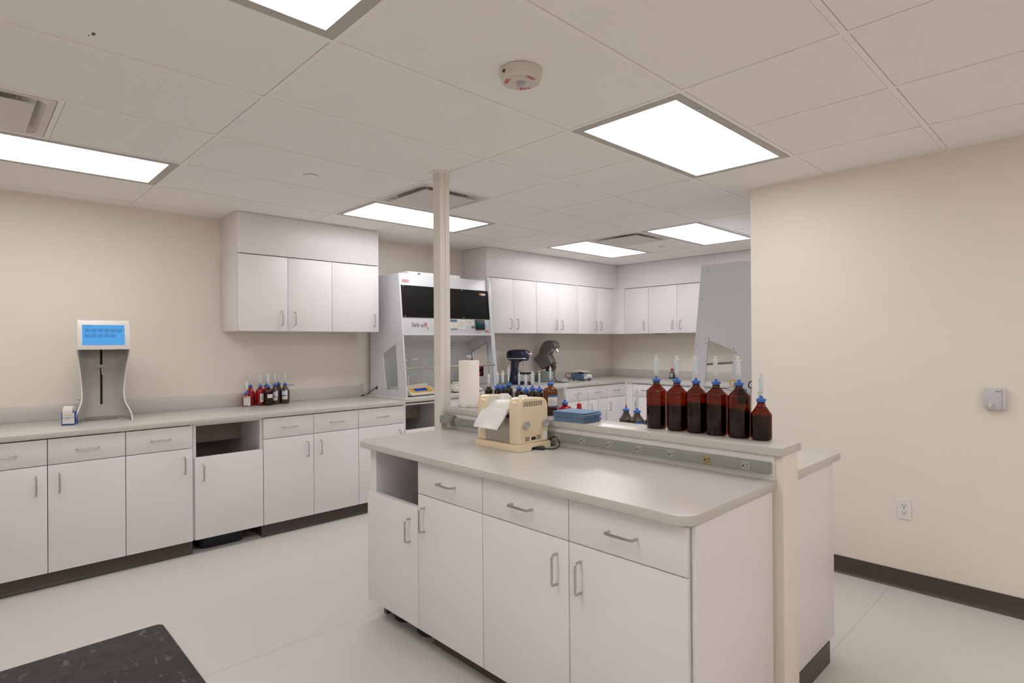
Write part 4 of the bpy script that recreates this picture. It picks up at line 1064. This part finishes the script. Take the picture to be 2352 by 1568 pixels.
t = thing('timer', 'small black digital timer standing on the far wall counter', 'timer', (-4.00,6.745,ZC), math.radians(-12))
MB().yz([(0,0),(.012,.085),(.022,.085),(.030,0)], -.037, .037, .002).build('case', 'black', t)
MB().yz([(.002,.016),(.0105,.076),(.0125,.076),(.004,.016)], -.028, .028).build('display', 'gknob', t)
for x, mt, l in ((-4.018,'redp','thin wire probe with red end leaning by the far wall backsplash'), (-3.962,'blue','thin wire probe with blue end leaning by the far wall backsplash')):
    t = thing('wire_probe', l, 'probe', (x,6.80,ZC+.1025))
    MB().cyl(.017,.0,.028,seg=16,ch=.004).build('grip', mt, t)
    MB().tube([(0,0,.025),(.004,0,.06),(.0,0,.10),(-.008,0,.125)], .0016, 6).build('wire', 'steel', t)

# scissors and pens at the near end of the right run
t = thing('utensil_cup', 'pale cup of tools beside the right-hand fume hood', 'cup', (-2.08,4.43,ZC))
MB().lathe([(0,0),(.055,0),(.058,.004),(.060,.095),(.056,.095),(.054,.006),(0,.006)], seg=30).build('cup', 'offw', t)
def scissors(label, loc, rz, ring, tilt):
    t = thing('scissors', label, 'scissors', loc, rz); t.rotation_euler = (0, tilt, rz)
    for s in (-1,1):
        P = [(s*.020+.017*math.cos(a), 0, .145+.026*math.sin(a)) for a in [k*2*PI/18 for k in range(19)]]
        MB().tube(P, .0045, 8).build('handle', ring, t)
        MB().xz([(s*.001,.0),(s*.006,.06),(s*.012,.120),(s*.003,.120)], -.001, .001).build('blade', 'steel', t)
    return t
scissors('scissors with yellow-grey handles in the pale tool cup', (-2.062,4.43,ZC+.010), math.radians(10), 'yellow', 0)
scissors('scissors with black handles lying right of the tool cup', (-1.965,4.46,ZC+.0), math.radians(15), 'black', .25)
t = thing('clip', 'blue clamp right of the pale tool cup', 'clamp', (-1.985,4.40,ZC))
m = MB()
for k in range(4): m.box(-.03+.016*k,-.02+.016*k,-.012,.012,.05,.118-.006*(k%2),.003)
m.box(-.032,.032,-.014,.014,0,.06,.004); m.build('body', 'lblue', t)

# ------------------------------------------------------------------ camera, world, view
yaw, pitch, roll, f = -.804, .0020, -.0073, 1324.03
cy, sy, cp, sp, cr, sr = math.cos(yaw), math.sin(yaw), math.cos(pitch), math.sin(pitch), math.cos(roll), math.sin(roll)
fw = Vector((sy*cp, cy*cp, sp)); rt = Vector((cy, -sy, 0)); up = rt.cross(fw)
r2 = rt*cr+up*sr; u2 = -rt*sr+up*cr
cam = bpy.data.cameras.new('camera'); co = bpy.data.objects.new('camera', cam); COL.objects.link(co)
co.matrix_world = Matrix(((r2.x,u2.x,-fw.x,0),(r2.y,u2.y,-fw.y,0),(r2.z,u2.z,-fw.z,1.4122),(0,0,0,1)))
cam.sensor_width = 36; cam.lens = f/2352*36; cam.clip_start = .02
S = bpy.context.scene; S.camera = co
w = bpy.data.worlds.new('world'); S.world = w; w.use_nodes = True
w.node_tree.nodes['Background'].inputs['Color'].default_value = (.05,.05,.05,1)
S.view_settings.view_transform = 'Standard'; S.view_settings.look = 'None'
S.view_settings.exposure = 0; S.view_settings.gamma = 1; S.view_settings.use_curve_mapping = False
S.cycles.max_bounces = 24; S.cycles.diffuse_bounces = 20; S.cycles.glossy_bounces = 6; S.cycles.transparent_max_bounces = 24
S.cycles.use_denoising = True
S.cycles.sample_clamp_indirect = 8
